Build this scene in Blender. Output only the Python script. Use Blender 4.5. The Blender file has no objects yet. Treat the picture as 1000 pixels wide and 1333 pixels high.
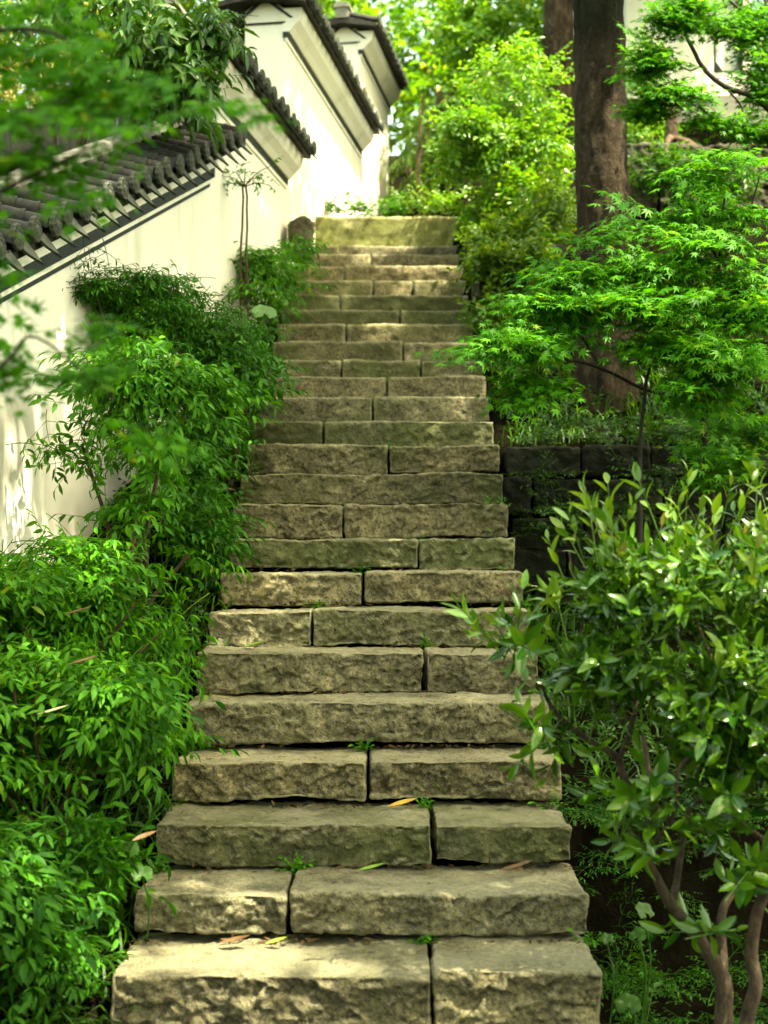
import bpy, math, random
import numpy as np
from mathutils import Vector

# ------------------------------------------------------------------ camera, sky, sun, exposure
sc = bpy.context.scene
C = sc.collection
F, HY, CZ = 1850.0, 735.0, 1.274          # focal length (px of a 1000 px wide frame), horizon row, eye height
cd = bpy.data.cameras.new('camera'); cam = bpy.data.objects.new('camera', cd); C.objects.link(cam)
cam.location = (0, 0, CZ); cam.rotation_euler = (math.radians(90), 0, 0)
cd.sensor_fit = 'HORIZONTAL'; cd.sensor_width = 24.0; cd.lens = 24.0 * F / 1000
cd.shift_y = 0.0685; cd.clip_end = 2000; cd.clip_start = 0.05
cd.dof.use_dof = True; cd.dof.focus_distance = 5.2; cd.dof.aperture_fstop = 2.8; cd.dof.aperture_blades = 0
sc.camera = cam
SUN = Vector((0.37, -0.17, 0.91)).normalized()
world = bpy.data.worlds.new('World'); sc.world = world; world.use_nodes = True
wn = world.node_tree.nodes; wl = world.node_tree.links
sky = wn.new('ShaderNodeTexSky'); sky.sky_type = 'NISHITA'; sky.sun_disc = False
sky.sun_elevation = math.asin(SUN.z); sky.sun_rotation = math.atan2(SUN.x, SUN.y)
sky.dust_density = 3.0; sky.ozone_density = 0.3
tint = wn.new('ShaderNodeMix'); tint.data_type = 'RGBA'; tint.blend_type = 'MULTIPLY'; tint.inputs[0].default_value = 1.0
tint.inputs[7].default_value = (1.0, 0.90, 0.56, 1)       # the photograph's warm white balance
wl.new(sky.outputs[0], tint.inputs[6]); wl.new(tint.outputs[2], wn['Background'].inputs[0]); wn['Background'].inputs[1].default_value = 0.15
sd = bpy.data.lights.new('sun', 'SUN'); sd.energy = 3.0; sd.angle = math.radians(0.5); sd.color = (1.0, 0.92, 0.68)
so = bpy.data.objects.new('sun', sd); C.objects.link(so); so.location = SUN * 40
so.rotation_euler = SUN.to_track_quat('Z', 'Y').to_euler()
sc.view_settings.view_transform = 'Standard'; sc.view_settings.look = 'None'
sc.view_settings.exposure = 3.2; sc.view_settings.gamma = 1.0
sc.render.engine = 'CYCLES'
sc.cycles.use_denoising = True
sc.cycles.max_bounces = 6; sc.cycles.diffuse_bounces = 1; sc.cycles.transmission_bounces = 2; sc.cycles.glossy_bounces = 2; sc.cycles.transparent_max_bounces = 8
sc.cycles.sample_clamp_indirect = 6.0

rs = np.random.RandomState(11)

# ------------------------------------------------------------------ helpers
def U(px, py, d):
    """a point of the place seen at photo pixel (px, py) and standing d metres ahead"""
    return np.array(((px - 500) * d / F, d, CZ + (HY - py) * d / F))

def nrm(a):
    a = np.asarray(a, float)
    return a / np.maximum(np.linalg.norm(a, axis=-1, keepdims=True), 1e-9)

def _h(ix, iy, iz, seed):
    n = (ix * 374761393 + iy * 668265263 + iz * 1440662683 + seed * 974711) & 0xffffffff
    n = ((n ^ (n >> 13)) * 1274126177) & 0xffffffff
    n = ((n ^ (n >> 15)) * 2246822519) & 0xffffffff
    return ((n ^ (n >> 16)) & 0xffff) / 32767.5 - 1.0

def vn(p, seed=0):
    p = np.asarray(p, float)
    i = np.floor(p).astype(np.int64); f = p - i; f = f * f * (3 - 2 * f)
    r = 0
    for dx in (0, 1):
        wx = f[:, 0] if dx else 1 - f[:, 0]
        for dy in (0, 1):
            wy = f[:, 1] if dy else 1 - f[:, 1]
            for dz in (0, 1):
                wz = f[:, 2] if dz else 1 - f[:, 2]
                r = r + wx * wy * wz * _h(i[:, 0] + dx, i[:, 1] + dy, i[:, 2] + dz, seed)
    return r

def fbm(p, o=3, seed=0):
    a, r = 1.0, 0
    p = np.asarray(p, float)
    for k in range(o):
        r = r + a * vn(p * 2 ** k, seed + k * 7); a *= 0.5
    return r

def root_loc(o):
    while o.parent: o = o.parent
    return np.array(o.location)

class MB:
    """collects triangles and quads in world space; build() links them as ONE mesh object"""
    def __init__(s): s.v = []; s.f = {3: [], 4: []}; s.n = 0
    def add(s, v, f):
        v = np.asarray(v, float); f = np.asarray(f, np.int64)
        s.v.append(v); s.f[f.shape[1]].append(f + s.n); s.n += len(v)
    def build(s, name, mat, parent=None, smooth=True, local=False):
        v = np.concatenate(s.v)
        if parent is not None and not local: v = v - root_loc(parent)
        me = bpy.data.meshes.new(name)
        me.vertices.add(len(v)); me.vertices.foreach_set('co', v.astype(np.float32).ravel())
        idx, st, tot, k0 = [], [], [], 0
        for k in (3, 4):
            if s.f[k]:
                f = np.concatenate(s.f[k]); idx.append(f.ravel())
                st.append(k0 + np.arange(len(f)) * k); tot.append(np.full(len(f), k)); k0 += f.size
        idx = np.concatenate(idx); st = np.concatenate(st); tot = np.concatenate(tot)
        me.loops.add(len(idx)); me.loops.foreach_set('vertex_index', idx.astype(np.int32))
        me.polygons.add(len(st)); me.polygons.foreach_set('loop_start', st.astype(np.int32))
        me.polygons.foreach_set('loop_total', tot.astype(np.int32))
        me.polygons.foreach_set('use_smooth', np.full(len(st), smooth))
        me.update(calc_edges=True); me.validate()
        me.materials.append(mat)
        o = bpy.data.objects.new(name, me); C.objects.link(o)
        if parent is not None: o.parent = parent
        return o
    def box(s, a, b):
        a = np.minimum(a, b); b = np.maximum(a, b) if False else np.asarray(b, float)
        x0, y0, z0 = a; x1, y1, z1 = b
        s.add([(x0,y0,z0),(x1,y0,z0),(x1,y1,z0),(x0,y1,z0),(x0,y0,z1),(x1,y0,z1),(x1,y1,z1),(x0,y1,z1)],
              [(0,3,2,1),(4,5,6,7),(0,1,5,4),(1,2,6,5),(2,3,7,6),(3,0,4,7)])
    def tube(s, P, R, seg=6, cap=True):
        P = np.asarray(P, float); R = np.broadcast_to(np.asarray(R, float), (len(P),))
        T = nrm(np.gradient(P, axis=0))
        ref = np.array((0, 1, 0.1)) if abs(T[0, 1]) < 0.8 else np.array((1, 0, 0.1))
        x = nrm(np.cross(T, ref)); y = np.cross(T, x)
        a = np.arange(seg) * 2 * np.pi / seg
        v = P[:, None] + R[:, None, None] * (np.cos(a)[None, :, None] * x[:, None] + np.sin(a)[None, :, None] * y[:, None])
        n = len(P); f = []
        i = np.arange(n - 1)[:, None] * seg; j = np.arange(seg)[None]; j2 = (j + 1) % seg
        f = np.stack((i + j, i + j2, i + seg + j2, i + seg + j), -1).reshape(-1, 4)
        s.add(v.reshape(-1, 3), f)

def smooth_path(P, n=5):
    """Catmull-Rom through the given points (with radius as 4th value)"""
    P = np.asarray(P, float); Q = np.vstack((2 * P[0] - P[1], P, 2 * P[-1] - P[-2])); out = []
    for i in range(1, len(Q) - 2):
        for t in np.arange(n) / n:
            a, b, c, d = Q[i-1], Q[i], Q[i+1], Q[i+2]
            out.append(0.5 * (2*b + (c-a)*t + (2*a-5*b+4*c-d)*t*t + (3*b-a-3*c+d)*t**3))
    out.append(P[-1]); return np.array(out)

def tag(o, label=None, cat=None, group=None, kind=None):
    if label: o['label'] = label
    if cat: o['category'] = cat
    if group: o['group'] = group
    if kind: o['kind'] = kind
    return o

def thing(name, label, cat, loc, group=None):
    o = bpy.data.objects.new(name, None); C.objects.link(o); o.location = tuple(float(q) for q in loc)
    o.empty_display_size = 0.1
    return tag(o, label, cat, group, 'thing')

# ------------------------------------------------------------------ materials
def new_mat(name):
    m = bpy.data.materials.new(name); m.use_nodes = True
    nt = m.node_tree; p = nt.nodes['Principled BSDF']
    return m, nt.nodes, nt.links, p

def nz(n, l, scale, detail=4, rough=0.6, vec=None, stretch=None, coord='Object'):
    tc = n.new('ShaderNodeTexCoord') if coord != 'Position' else n.new('ShaderNodeNewGeometry'); t = n.new('ShaderNodeTexNoise')
    t.inputs['Scale'].default_value = scale; t.inputs['Detail'].default_value = detail; t.inputs['Roughness'].default_value = rough
    if stretch:
        mp = n.new('ShaderNodeMapping'); mp.inputs['Scale'].default_value = stretch
        l.new(tc.outputs[coord], mp.inputs[0]); l.new(mp.outputs[0], t.inputs['Vector'])
    else: l.new(tc.outputs[coord], t.inputs['Vector'])
    return t.outputs['Fac']

def ramp(n, l, fac, stops):
    r = n.new('ShaderNodeValToRGB'); e = r.color_ramp.elements
    while len(e) < len(stops): e.new(0.5)
    for k, (p, c) in enumerate(stops):
        e[k].position = p; e[k].color = (*c, 1) if len(c) == 3 else c
    l.new(fac, r.inputs[0]); return r.outputs[0]

def mixc(n, l, fac, a, b, mode='MIX'):
    m = n.new('ShaderNodeMix'); m.data_type = 'RGBA'; m.blend_type = mode
    for s, v in ((m.inputs[0], fac), (m.inputs[6], a), (m.inputs[7], b)):
        if isinstance(v, (int, float)): s.default_value = v
        elif isinstance(v, tuple): s.default_value = (*v, 1)
        else: l.new(v, s)
    return m.outputs[2]

def mth(n, l, op, a, b=0.0):
    m = n.new('ShaderNodeMath'); m.operation = op
    for s, v in ((m.inputs[0], a), (m.inputs[1], b)):
        if isinstance(v, (int, float)): s.default_value = v
        else: l.new(v, s)
    return m.outputs[0]

def bump(n, l, p, h, strength=0.5, dist=0.01):
    b = n.new('ShaderNodeBump'); b.inputs['Strength'].default_value = strength; b.inputs['Distance'].default_value = dist
    l.new(h, b.inputs['Height']); l.new(b.outputs[0], p.inputs['Normal'])

def leaf_mat(name, c0, c1, rough=0.45, trans=0.35, spec=0.4, c2=None):
    m, n, l, p = new_mat(name)
    g = n.new('ShaderNodeNewGeometry')
    stops = [(0.0, c0), (0.75, c1)] + ([(0.97, c1), (1.0, c2)] if c2 else [])
    col = ramp(n, l, g.outputs['Random Per Island'], stops)
    v = nz(n, l, 2.2, 2)
    col = mixc(n, l, mth(n, l, 'MULTIPLY', v, 0.7), col, tuple(x * 0.45 for x in c0))
    l.new(col, p.inputs['Base Color']); p.inputs['Roughness'].default_value = rough
    p.inputs['Specular IOR Level'].default_value = spec
    t = n.new('ShaderNodeBsdfTranslucent'); tc = mixc(n, l, 1.0, col, (1.5, 1.35, 0.5), 'MULTIPLY'); l.new(tc, t.inputs[0])
    mx = n.new('ShaderNodeMixShader'); mx.inputs[0].default_value = trans
    l.new(p.outputs[0], mx.inputs[1]); l.new(t.outputs[0], mx.inputs[2])
    l.new(mx.outputs[0], n['Material Output'].inputs['Surface'])
    return m

def stone_mat(name, dark, light, moss_c=(0.085, 0.105, 0.022)):
    m, n, l, p = new_mat(name)
    at = {}
    for k in ('moss', 'warm', 'lum', 'seed'):
        a = n.new('ShaderNodeAttribute'); a.attribute_type = 'OBJECT'; a.attribute_name = k; at[k] = a.outputs['Fac']
    f1 = nz(n, l, 9, 8, 0.7, coord='Position'); f2 = nz(n, l, 70, 5, 0.75, coord='Position'); f3 = nz(n, l, 3.0, 5, 0.6, coord='Position'); f4 = nz(n, l, 190, 3, 0.8, coord='Position')
    col = ramp(n, l, f1, [(0.28, dark), (0.72, light)])
    warmc = mixc(n, l, 1.0, col, (1.16, 1.0, 0.78), 'MULTIPLY')
    col = mixc(n, l, at['warm'], col, warmc)
    grain = ramp(n, l, f2, [(0.36, (0.16, 0.16, 0.15)), (0.50, (1, 1, 1)), (0.66, (1.9, 1.85, 1.65))])
    col = mixc(n, l, 0.85, col, grain, 'MULTIPLY')
    speck = ramp(n, l, f4, [(0.60, (0, 0, 0)), (0.68, (1, 1, 1))])
    col = mixc(n, l, mth(n, l, 'MULTIPLY', speck, 0.5), col, tuple(min(1, x * 1.9) for x in light))
    lich = ramp(n, l, nz(n, l, 16, 6, 0.7, coord='Position'), [(0.60, (0, 0, 0)), (0.70, (1, 1, 1))])
    col = mixc(n, l, mth(n, l, 'MULTIPLY', lich, 0.35), col, (0.42, 0.40, 0.28))
    stain = ramp(n, l, nz(n, l, 2.1, 6, 0.75, coord='Position'), [(0.40, (0.42, 0.42, 0.40)), (0.60, (1.12, 1.1, 1.05))])
    col = mixc(n, l, 0.8, col, stain, 'MULTIPLY')
    # moss: patches, as much of it as the block's own moss value says
    mk = mth(n, l, 'ADD', mth(n, l, 'MULTIPLY', f3, 0.65), mth(n, l, 'MULTIPLY', f2, 0.35))
    mk = mth(n, l, 'ADD', mk, mth(n, l, 'MULTIPLY', at['moss'], 0.40))
    mk = ramp(n, l, mk, [(0.63, (0, 0, 0)), (0.78, (1, 1, 1))])
    col = mixc(n, l, mth(n, l, 'MULTIPLY', mk, 0.75), col, moss_c)
    # arrises worn pale; tread patches paler, part wear and part painted sky light
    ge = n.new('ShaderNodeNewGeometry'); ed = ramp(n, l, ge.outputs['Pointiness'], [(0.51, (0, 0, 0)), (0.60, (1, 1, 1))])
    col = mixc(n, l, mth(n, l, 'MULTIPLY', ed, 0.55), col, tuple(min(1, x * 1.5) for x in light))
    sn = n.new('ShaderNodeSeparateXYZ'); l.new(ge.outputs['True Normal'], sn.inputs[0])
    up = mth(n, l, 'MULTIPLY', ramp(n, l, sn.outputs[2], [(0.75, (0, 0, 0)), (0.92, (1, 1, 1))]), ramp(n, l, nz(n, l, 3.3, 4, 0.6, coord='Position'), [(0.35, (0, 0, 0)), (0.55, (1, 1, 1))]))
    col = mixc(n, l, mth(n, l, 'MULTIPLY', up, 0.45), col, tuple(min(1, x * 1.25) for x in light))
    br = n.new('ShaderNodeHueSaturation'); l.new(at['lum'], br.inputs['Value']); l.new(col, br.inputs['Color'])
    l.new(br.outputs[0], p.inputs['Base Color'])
    p.inputs['Roughness'].default_value = 0.88; p.inputs['Specular IOR Level'].default_value = 0.25
    h = mth(n, l, 'ADD', mth(n, l, 'MULTIPLY', f2, 0.6), mth(n, l, 'MULTIPLY', f4, 0.3))
    h = mth(n, l, 'ADD', h, mth(n, l, 'MULTIPLY', nz(n, l, 28, 6, 0.7, coord='Position'), 0.9))
    bump(n, l, p, h, 1.0, 0.026)
    return m

def simple_mat(name, c0, c1, scale=20, rough=0.8, b=0.3, stretch=None, detail=6, dist=0.01, spec=0.3):
    m, n, l, p = new_mat(name)
    f = nz(n, l, scale, detail, 0.65, stretch=stretch)
    l.new(ramp(n, l, f, [(0.3, c0), (0.7, c1)]), p.inputs['Base Color'])
    p.inputs['Roughness'].default_value = rough; p.inputs['Specular IOR Level'].default_value = spec
    bump(n, l, p, nz(n, l, scale * 2.5, detail, 0.7, stretch=stretch), b, dist)
    return m

M = {}
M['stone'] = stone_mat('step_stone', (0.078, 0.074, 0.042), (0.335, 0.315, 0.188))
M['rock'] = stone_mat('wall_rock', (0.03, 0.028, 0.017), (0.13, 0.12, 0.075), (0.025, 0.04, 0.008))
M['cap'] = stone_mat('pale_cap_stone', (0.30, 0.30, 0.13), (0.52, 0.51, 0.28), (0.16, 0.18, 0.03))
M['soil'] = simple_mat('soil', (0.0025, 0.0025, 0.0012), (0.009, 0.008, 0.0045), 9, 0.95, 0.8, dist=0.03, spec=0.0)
M['tile'] = simple_mat('roof_tile', (0.007, 0.007, 0.005), (0.034, 0.032, 0.022), 30, 0.75, 0.4)
M['disc'] = simple_mat('tile_end', (0.016, 0.020, 0.013), (0.075, 0.083, 0.055), 40, 0.8, 0.5)
M['dark'] = simple_mat('dark_trim', (0.008, 0.012, 0.009), (0.02, 0.026, 0.018), 20, 0.6, 0.1)
M['ridge'] = simple_mat('ridge_mortar', (0.10, 0.10, 0.075), (0.24, 0.235, 0.18), 14, 0.9, 0.4)
M['plank'] = simple_mat('weathered_plank', (0.006, 0.0065, 0.004), (0.026, 0.025, 0.016), 6, 0.85, 0.5, stretch=(12, 12, 0.7))
M['bark'] = simple_mat('bark', (0.028, 0.017, 0.008), (0.12, 0.072, 0.036), 9, 0.9, 0.9, stretch=(1, 1, 0.35), dist=0.03)
M['twig'] = simple_mat('twig', (0.022, 0.016, 0.009), (0.15, 0.105, 0.060), 45, 0.9, 1.0, stretch=(1, 1, 0.5), dist=0.02)
M['cane'] = simple_mat('cane', (0.035, 0.022, 0.012), (0.10, 0.06, 0.03), 25, 0.8, 0.4)
M['darkwood'] = simple_mat('dark_branch', (0.012, 0.009, 0.006), (0.035, 0.026, 0.016), 25, 0.8, 0.3)
M['pane'] = simple_mat('pale_panel', (0.55, 0.57, 0.45), (0.66, 0.67, 0.55), 3, 0.4, 0.0)
M['plinth'] = simple_mat('grey_plinth', (0.14, 0.14, 0.11), (0.26, 0.255, 0.2), 4, 0.9, 0.3)
def plaster():
    m, n, l, p = new_mat('plaster')
    f = nz(n, l, 1.6, 5, 0.6, stretch=(3, 3, 0.35)); g = nz(n, l, 9, 6, 0.7)
    c = ramp(n, l, f, [(0.25, (0.56, 0.54, 0.40)), (0.45, (0.78, 0.75, 0.60))])
    c = mixc(n, l, mth(n, l, 'MULTIPLY', ramp(n, l, g, [(0.5, (0, 0, 0)), (0.8, (1, 1, 1))]), 0.35), c, (0.58, 0.56, 0.38))
    l.new(c, p.inputs['Base Color']); p.inputs['Roughness'].default_value = 0.9; p.inputs['Specular IOR Level'].default_value = 0.2
    bump(n, l, p, nz(n, l, 40, 5), 0.15, 0.004); return m
M['plaster'] = plaster()
def trunk_mat():
    m, n, l, p = new_mat('trunk_bark')
    f = nz(n, l, 14, 8, 0.7, stretch=(1, 1, 0.45)); g = nz(n, l, 3, 4)
    c = ramp(n, l, f, [(0.30, (0.007, 0.0055, 0.003)), (0.5, (0.046, 0.033, 0.018)), (0.70, (0.12, 0.090, 0.052))])
    pale = ramp(n, l, nz(n, l, 22, 4, 0.6), [(0.60, (0, 0, 0)), (0.68, (1, 1, 1))])
    c = mixc(n, l, mth(n, l, 'MULTIPLY', pale, 0.35), c, (0.20, 0.15, 0.09))
    # moss and dark ivy stain on the upper trunk, an edge of its own
    tc = n.new('ShaderNodeTexCoord'); sx = n.new('ShaderNodeSeparateXYZ'); l.new(tc.outputs['Object'], sx.inputs[0])
    hh = mth(n, l, 'ADD', mth(n, l, 'MULTIPLY', sx.outputs[2], 0.7), mth(n, l, 'MULTIPLY', f, 0.9))
    mk = ramp(n, l, mth(n, l, 'SUBTRACT', hh, 1.58), [(0.18, (0, 0, 0)), (0.30, (1, 1, 1))])
    c = mixc(n, l, mth(n, l, 'MULTIPLY', mk, 0.85), c, (0.007, 0.011, 0.003))
    l.new(c, p.inputs['Base Color']); p.inputs['Roughness'].default_value = 0.92; p.inputs['Specular IOR Level'].default_value = 0.1
    bump(n, l, p, mth(n, l, 'ADD', f, mth(n, l, 'MULTIPLY', nz(n, l, 50, 6, 0.7), 0.5)), 1.0, 0.07); return m
M['trunk'] = trunk_mat()
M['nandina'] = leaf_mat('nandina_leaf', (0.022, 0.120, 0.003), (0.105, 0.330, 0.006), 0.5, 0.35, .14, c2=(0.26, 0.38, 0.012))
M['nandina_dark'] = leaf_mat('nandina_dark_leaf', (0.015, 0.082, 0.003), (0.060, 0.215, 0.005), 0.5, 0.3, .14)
M['maple'] = leaf_mat('maple_leaf', (0.030, 0.165, 0.003), (0.125, 0.390, 0.007), 0.5, 0.45, .14, c2=(0.36, 0.44, 0.012))
M['camellia'] = leaf_mat('camellia_leaf', (0.016, 0.080, 0.004), (0.110, 0.250, 0.008), 0.2, 0.2, 0.5, c2=(0.17, 0.28, 0.012))
M['new_leaf'] = leaf_mat('young_leaf', (0.06, 0.16, 0.008), (0.17, 0.29, 0.015), 0.3, 0.3, 0.45, c2=(0.26, 0.12, 0.06))
M['evergreen'] = leaf_mat('evergreen_leaf', (0.018, 0.080, 0.005), (0.080, 0.200, 0.012), 0.32, 0.3, 0.3)
M['bright'] = leaf_mat('bright_leaf', (0.055, 0.210, 0.004), (0.22, 0.43, 0.008), 0.35, 0.4, 0.5, c2=(0.40, 0.40, 0.03))
M['yellowish'] = leaf_mat('yellow_leaf', (0.15, 0.20, 0.010), (0.40, 0.34, 0.03), 0.4, 0.4)
M['mid'] = leaf_mat('woodland_leaf', (0.045, 0.140, 0.006), (0.16, 0.28, 0.013), 0.45, 0.4, c2=(0.28, 0.30, 0.03))
M['deep'] = leaf_mat('deep_leaf', (0.018, 0.070, 0.005), (0.060, 0.155, 0.010), 0.45, 0.35, .25)
M['grass'] = leaf_mat('grass_blade', (0.022, 0.085, 0.005), (0.07, 0.18, 0.010), 0.5, 0.35)
M['round'] = leaf_mat('round_leaf', (0.04, 0.15, 0.007), (0.08, 0.25, 0.012), 0.4, 0.35)
M['litter'] = leaf_mat('dry_litter', (0.02, 0.012, 0.005), (0.12, 0.075, 0.028), 0.8, 0.05, .1, c2=(0.22, 0.20, 0.03))
M['yleaf'] = simple_mat('yellow_fallen', (0.34, 0.20, 0.01), (0.50, 0.34, 0.03), 40, 0.5, 0.2)
M['bleaf'] = simple_mat('brown_fallen', (0.05, 0.025, 0.009), (0.15, 0.08, 0.028), 40, 0.6, 0.2)
M['gleaf'] = simple_mat('green_fallen', (0.10, 0.20, 0.01), (0.20, 0.32, 0.02), 40, 0.5, 0.2)
M['paleleaf'] = simple_mat('pale_fallen', (0.50, 0.50, 0.22), (0.70, 0.68, 0.36), 40, 0.5, 0.2)

# ------------------------------------------------------------------ the staircase, measured
#       front-edge row, left, right, joint column(s), moss, warm, lum
STEPS = [
 (1268, 147, 783, (563,), .25, .35, .95), (1162, 174, 766, (375,), .30, .15, .95), (1073, 203, 746, (563,), .50, .10, .95),
 (990, 226, 731, (478,), .20, .45, 1.1), (915, 243, 716, (), .30, .15, .98), (850, 257, 702, (553,), .35, .25, 1.0),
 (793, 272, 691, (407,), .45, .20, .98), (745, 287, 681, (473,), .15, .55, 1.12), (702, 295, 670, (545,), .65, .10, .92),
 (656, 303, 662, (447,), .10, .60, 1.08), (616, 313, 655, (), .45, .25, 1.0), (579, 321, 650, (506,), .30, .40, 1.0),
 (549, 328, 643, (421,), .70, .10, .92), (517, 337, 637, (486,), .50, .30, 1.0), (491, 343, 632, (504,), .20, .45, 1.05),
 (469, 350, 629, (445, 548), .55, .20, .95), (444, 355, 624, (525,), .35, .5, 1.0), (421, 361, 617, (450,), .40, .6, 1.0),
 (403, 365, 611, (521,), .85, .05, .9), (384, 369, 609, (443,), .80, .1, .9), (364, 372, 607, (486, 538), .35, .7, 1.1),
 (346, 377, 603, (449,), .30, .8, 1.05), (331, 381, 598, (483,), .35, .5, 1.0), (320, 386, 597, (440,), .4, .3, .95)]
T0 = 0.317
DN = [T0 * (11.39 + k) for k in range(len(STEPS))]
ZN = [CZ + (HY - s[0]) * d / F for s, d in zip(STEPS, DN)]
def stair_z(y):
    return np.interp(y, [-5, 2.6, 3.2] + DN + [11.25, 16, 30, 60, 400], [-0.25, -0.2, 0.06] + ZN + [3.9, 5.0, 10, 14, 16])

# the garden wall: its face runs beside the stairs and closes in on them
def FX(y): return -0.577 + 0.162 * (np.asarray(y, float) - 11)
WU = nrm(np.array((0.162, 1, 0))); WN = nrm(np.array((1, -0.162, 0)))
def wp(y, nn, z): return np.array((FX(y) + WN[0] * nn, y + WN[1] * nn, z))

# ------------------------------------------------------------------ ground
def ground_z(x, y):
    x = np.asarray(x, float); y = np.asarray(y, float)
    s = stair_z(y)
    under = s - 0.23
    left = s - 0.14 + 0.05 * np.clip(-x - 0.8, 0, 1)
    right = np.interp(y, [-5, 3.0, 4.50, 4.64, 7.15, 7.30, 9.0, 11, 13.5, 16, 30, 60, 400],
                      [-0.3, -0.12, -0.02, 0.42, 1.10, 1.86, 2.75, 3.9, 5.45, 5.75, 10, 14, 16])
    a = np.clip((-x - 0.60) / 0.12, 0, 1); b = np.clip((x - 0.50) / 0.10, 0, 1)
    z = under * (1 - a) * (1 - b) + left * a + right * b * (1 - a)
    z = np.where((y > 11.3), np.maximum(z, s - 0.05 + 0.02 * np.abs(x)), z)
    p = np.stack((x.ravel(), y.ravel(), 0 * x.ravel()), 1)
    rough = (fbm(p * 3.0, 3, 5) * 0.02).reshape(x.shape) * np.clip(a + b, 0, 1)
    return z + rough
def build_ground():
    xs = np.concatenate((-np.geomspace(300, 6, 16), np.linspace(-5.5, -2, 15), np.arange(-1.9, 2.6, 0.05), np.linspace(2.7, 7, 18), np.geomspace(7.5, 300, 16)))
    ys = np.concatenate((-np.geomspace(60, 1, 8), np.arange(0, 2.9, 0.3), np.arange(3.0, 12, 0.07), np.arange(12.2, 20, 0.4), np.geomspace(20.5, 400, 24)))
    ys = np.unique(np.concatenate((ys, [4.50, 4.64, 7.15, 7.30])))
    X, Y = np.meshgrid(xs, ys); Z = ground_z(X, Y)
    mb = MB(); nx, ny = len(xs), len(ys)
    i = np.arange(ny - 1)[:, None] * nx + np.arange(nx - 1)[None]
    mb.add(np.stack((X, Y, Z), -1).reshape(-1, 3), np.stack((i, i + 1, i + nx + 1, i + nx), -1).reshape(-1, 4))
    tag(mb.build('ground', M['soil']), kind='structure')
build_ground()
def gz(x, y): return float(ground_z(np.array([x]), np.array([y]))[0])

# ------------------------------------------------------------------ hewn blocks
def facets(p, seed):
    """broken-stone relief: every Voronoi cell is a tilted little plane"""
    c = np.floor(p).astype(np.int64); best = np.full(len(p), 9e9); val = np.zeros(len(p))
    for dx in (-1, 0, 1):
        for dy in (-1, 0, 1):
            for dz in (-1, 0, 1):
                q = c + (dx, dy, dz); r = [_h(q[:, 0], q[:, 1], q[:, 2], seed + k) for k in range(6)]
                f = q + .5 + .48 * np.stack(r[:3], 1); e = p - f; dd = (e * e).sum(1); m = dd < best
                best[m] = dd[m]; val[m] = (e * np.stack(r[3:], 1)).sum(1)[m] + .35 * r[3][m]
    return val

def hewn(mb, lo, hi, r=0.018, res=0.014, seed=0, amp=1.0, chisel=1.0):
    """a split stone block: rounded, worn edges, chiselled front (towards -Y)"""
    lo = np.array(lo); hi = np.array(hi); c = (lo + hi) / 2; h = (hi - lo) / 2
    V, Q, k = [], [], 0
    N = [max(3, int(math.ceil(2 * q / res))) for q in h]
    for ax in range(3):
        u, w = (ax + 1) % 3, (ax + 2) % 3
        for sg in (-1, 1):
            gu = np.linspace(-h[u], h[u], N[u] + 1); gw = np.linspace(-h[w], h[w], N[w] + 1)
            A, B = np.meshgrid(gu, gw); p = np.zeros(A.shape + (3,)); p[..., ax] = sg * h[ax]; p[..., u] = A; p[..., w] = B
            n1, n2 = len(gu), len(gw); i = np.arange(n2 - 1)[:, None] * n1 + np.arange(n1 - 1)[None]
            q = np.stack((i, i + 1, i + n1 + 1, i + n1), -1).reshape(-1, 4)
            Q.append((q if sg > 0 else q[:, ::-1]) + k); V.append(p.reshape(-1, 3)); k += n1 * n2
    V = np.concatenate(V); Q = np.concatenate(Q)
    _, ui, inv = np.unique(np.round(V, 5), axis=0, return_index=True, return_inverse=True)
    V = V[ui]; Q = inv.reshape(-1)[Q]
    rr = min(r, h.min() * 0.9)
    W = V + c
    rv = rr * (1 + 0.55 * vn(W * 9, seed + 3))[:, None]
    inner = np.clip(V, -(h - rv), h - rv); d = V - inner; L = np.linalg.norm(d, axis=1, keepdims=True)
    nd = d / np.maximum(L, 1e-6)
    P = inner + nd * rv
    front = np.clip(-nd[:, 1], 0, 1); top = np.clip(nd[:, 2], 0, 1)
    so = np.array((seed * 3.7, seed * 1.3, 0))
    wv = np.stack((W[:, 0] * 26 + W[:, 2] * 22, W[:, 1] * 12, W[:, 2] * 48 - W[:, 0] * 7), 1) + so
    rid = 1 - np.abs(fbm(wv * 0.8, 3, seed))
    disp = amp * (0.007 * fbm(W * 5 + so, 3, seed + 1) + 0.004 * fbm(W * 32 + so, 2, seed + 2))
    disp = disp - front * chisel * 0.005 * (rid - 0.4) + front ** 2 * amp * 0.010 * fbm(W * 13 + so, 2, seed + 9) - top * amp * 0.003 * np.abs(fbm(W * 18 + so, 2, seed + 4))
    if chisel > 0:
        fw = W + .012 * np.stack([vn(W * 30, seed + 20 + k) for k in range(3)], 1)
        fc = facets(fw @ np.array(((.94, 0, .34), (0, 1, 0), (-.34, 0, .94))).T * (13, 16, 27), seed); f2 = facets(fw * (34, 34, 50), seed + 31)
        disp = disp + chisel * (0.12 * top ** 2 + front ** 3 + .12) * (0.011 * np.clip(fc, -.9, .5) + 0.0035 * f2)
    P = P + nd * disp[:, None]
    P[:, 2] += amp * 0.007 * vn(np.stack((W[:, 0] * 4, W[:, 1] * 2, 0 * W[:, 0]), 1) + so, seed + 8)
    mb.add(P + c, Q)

def attrs(o, moss, warm, lum):
    o['moss'] = float(moss); o['warm'] = float(warm); o['lum'] = float(lum); return o

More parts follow.
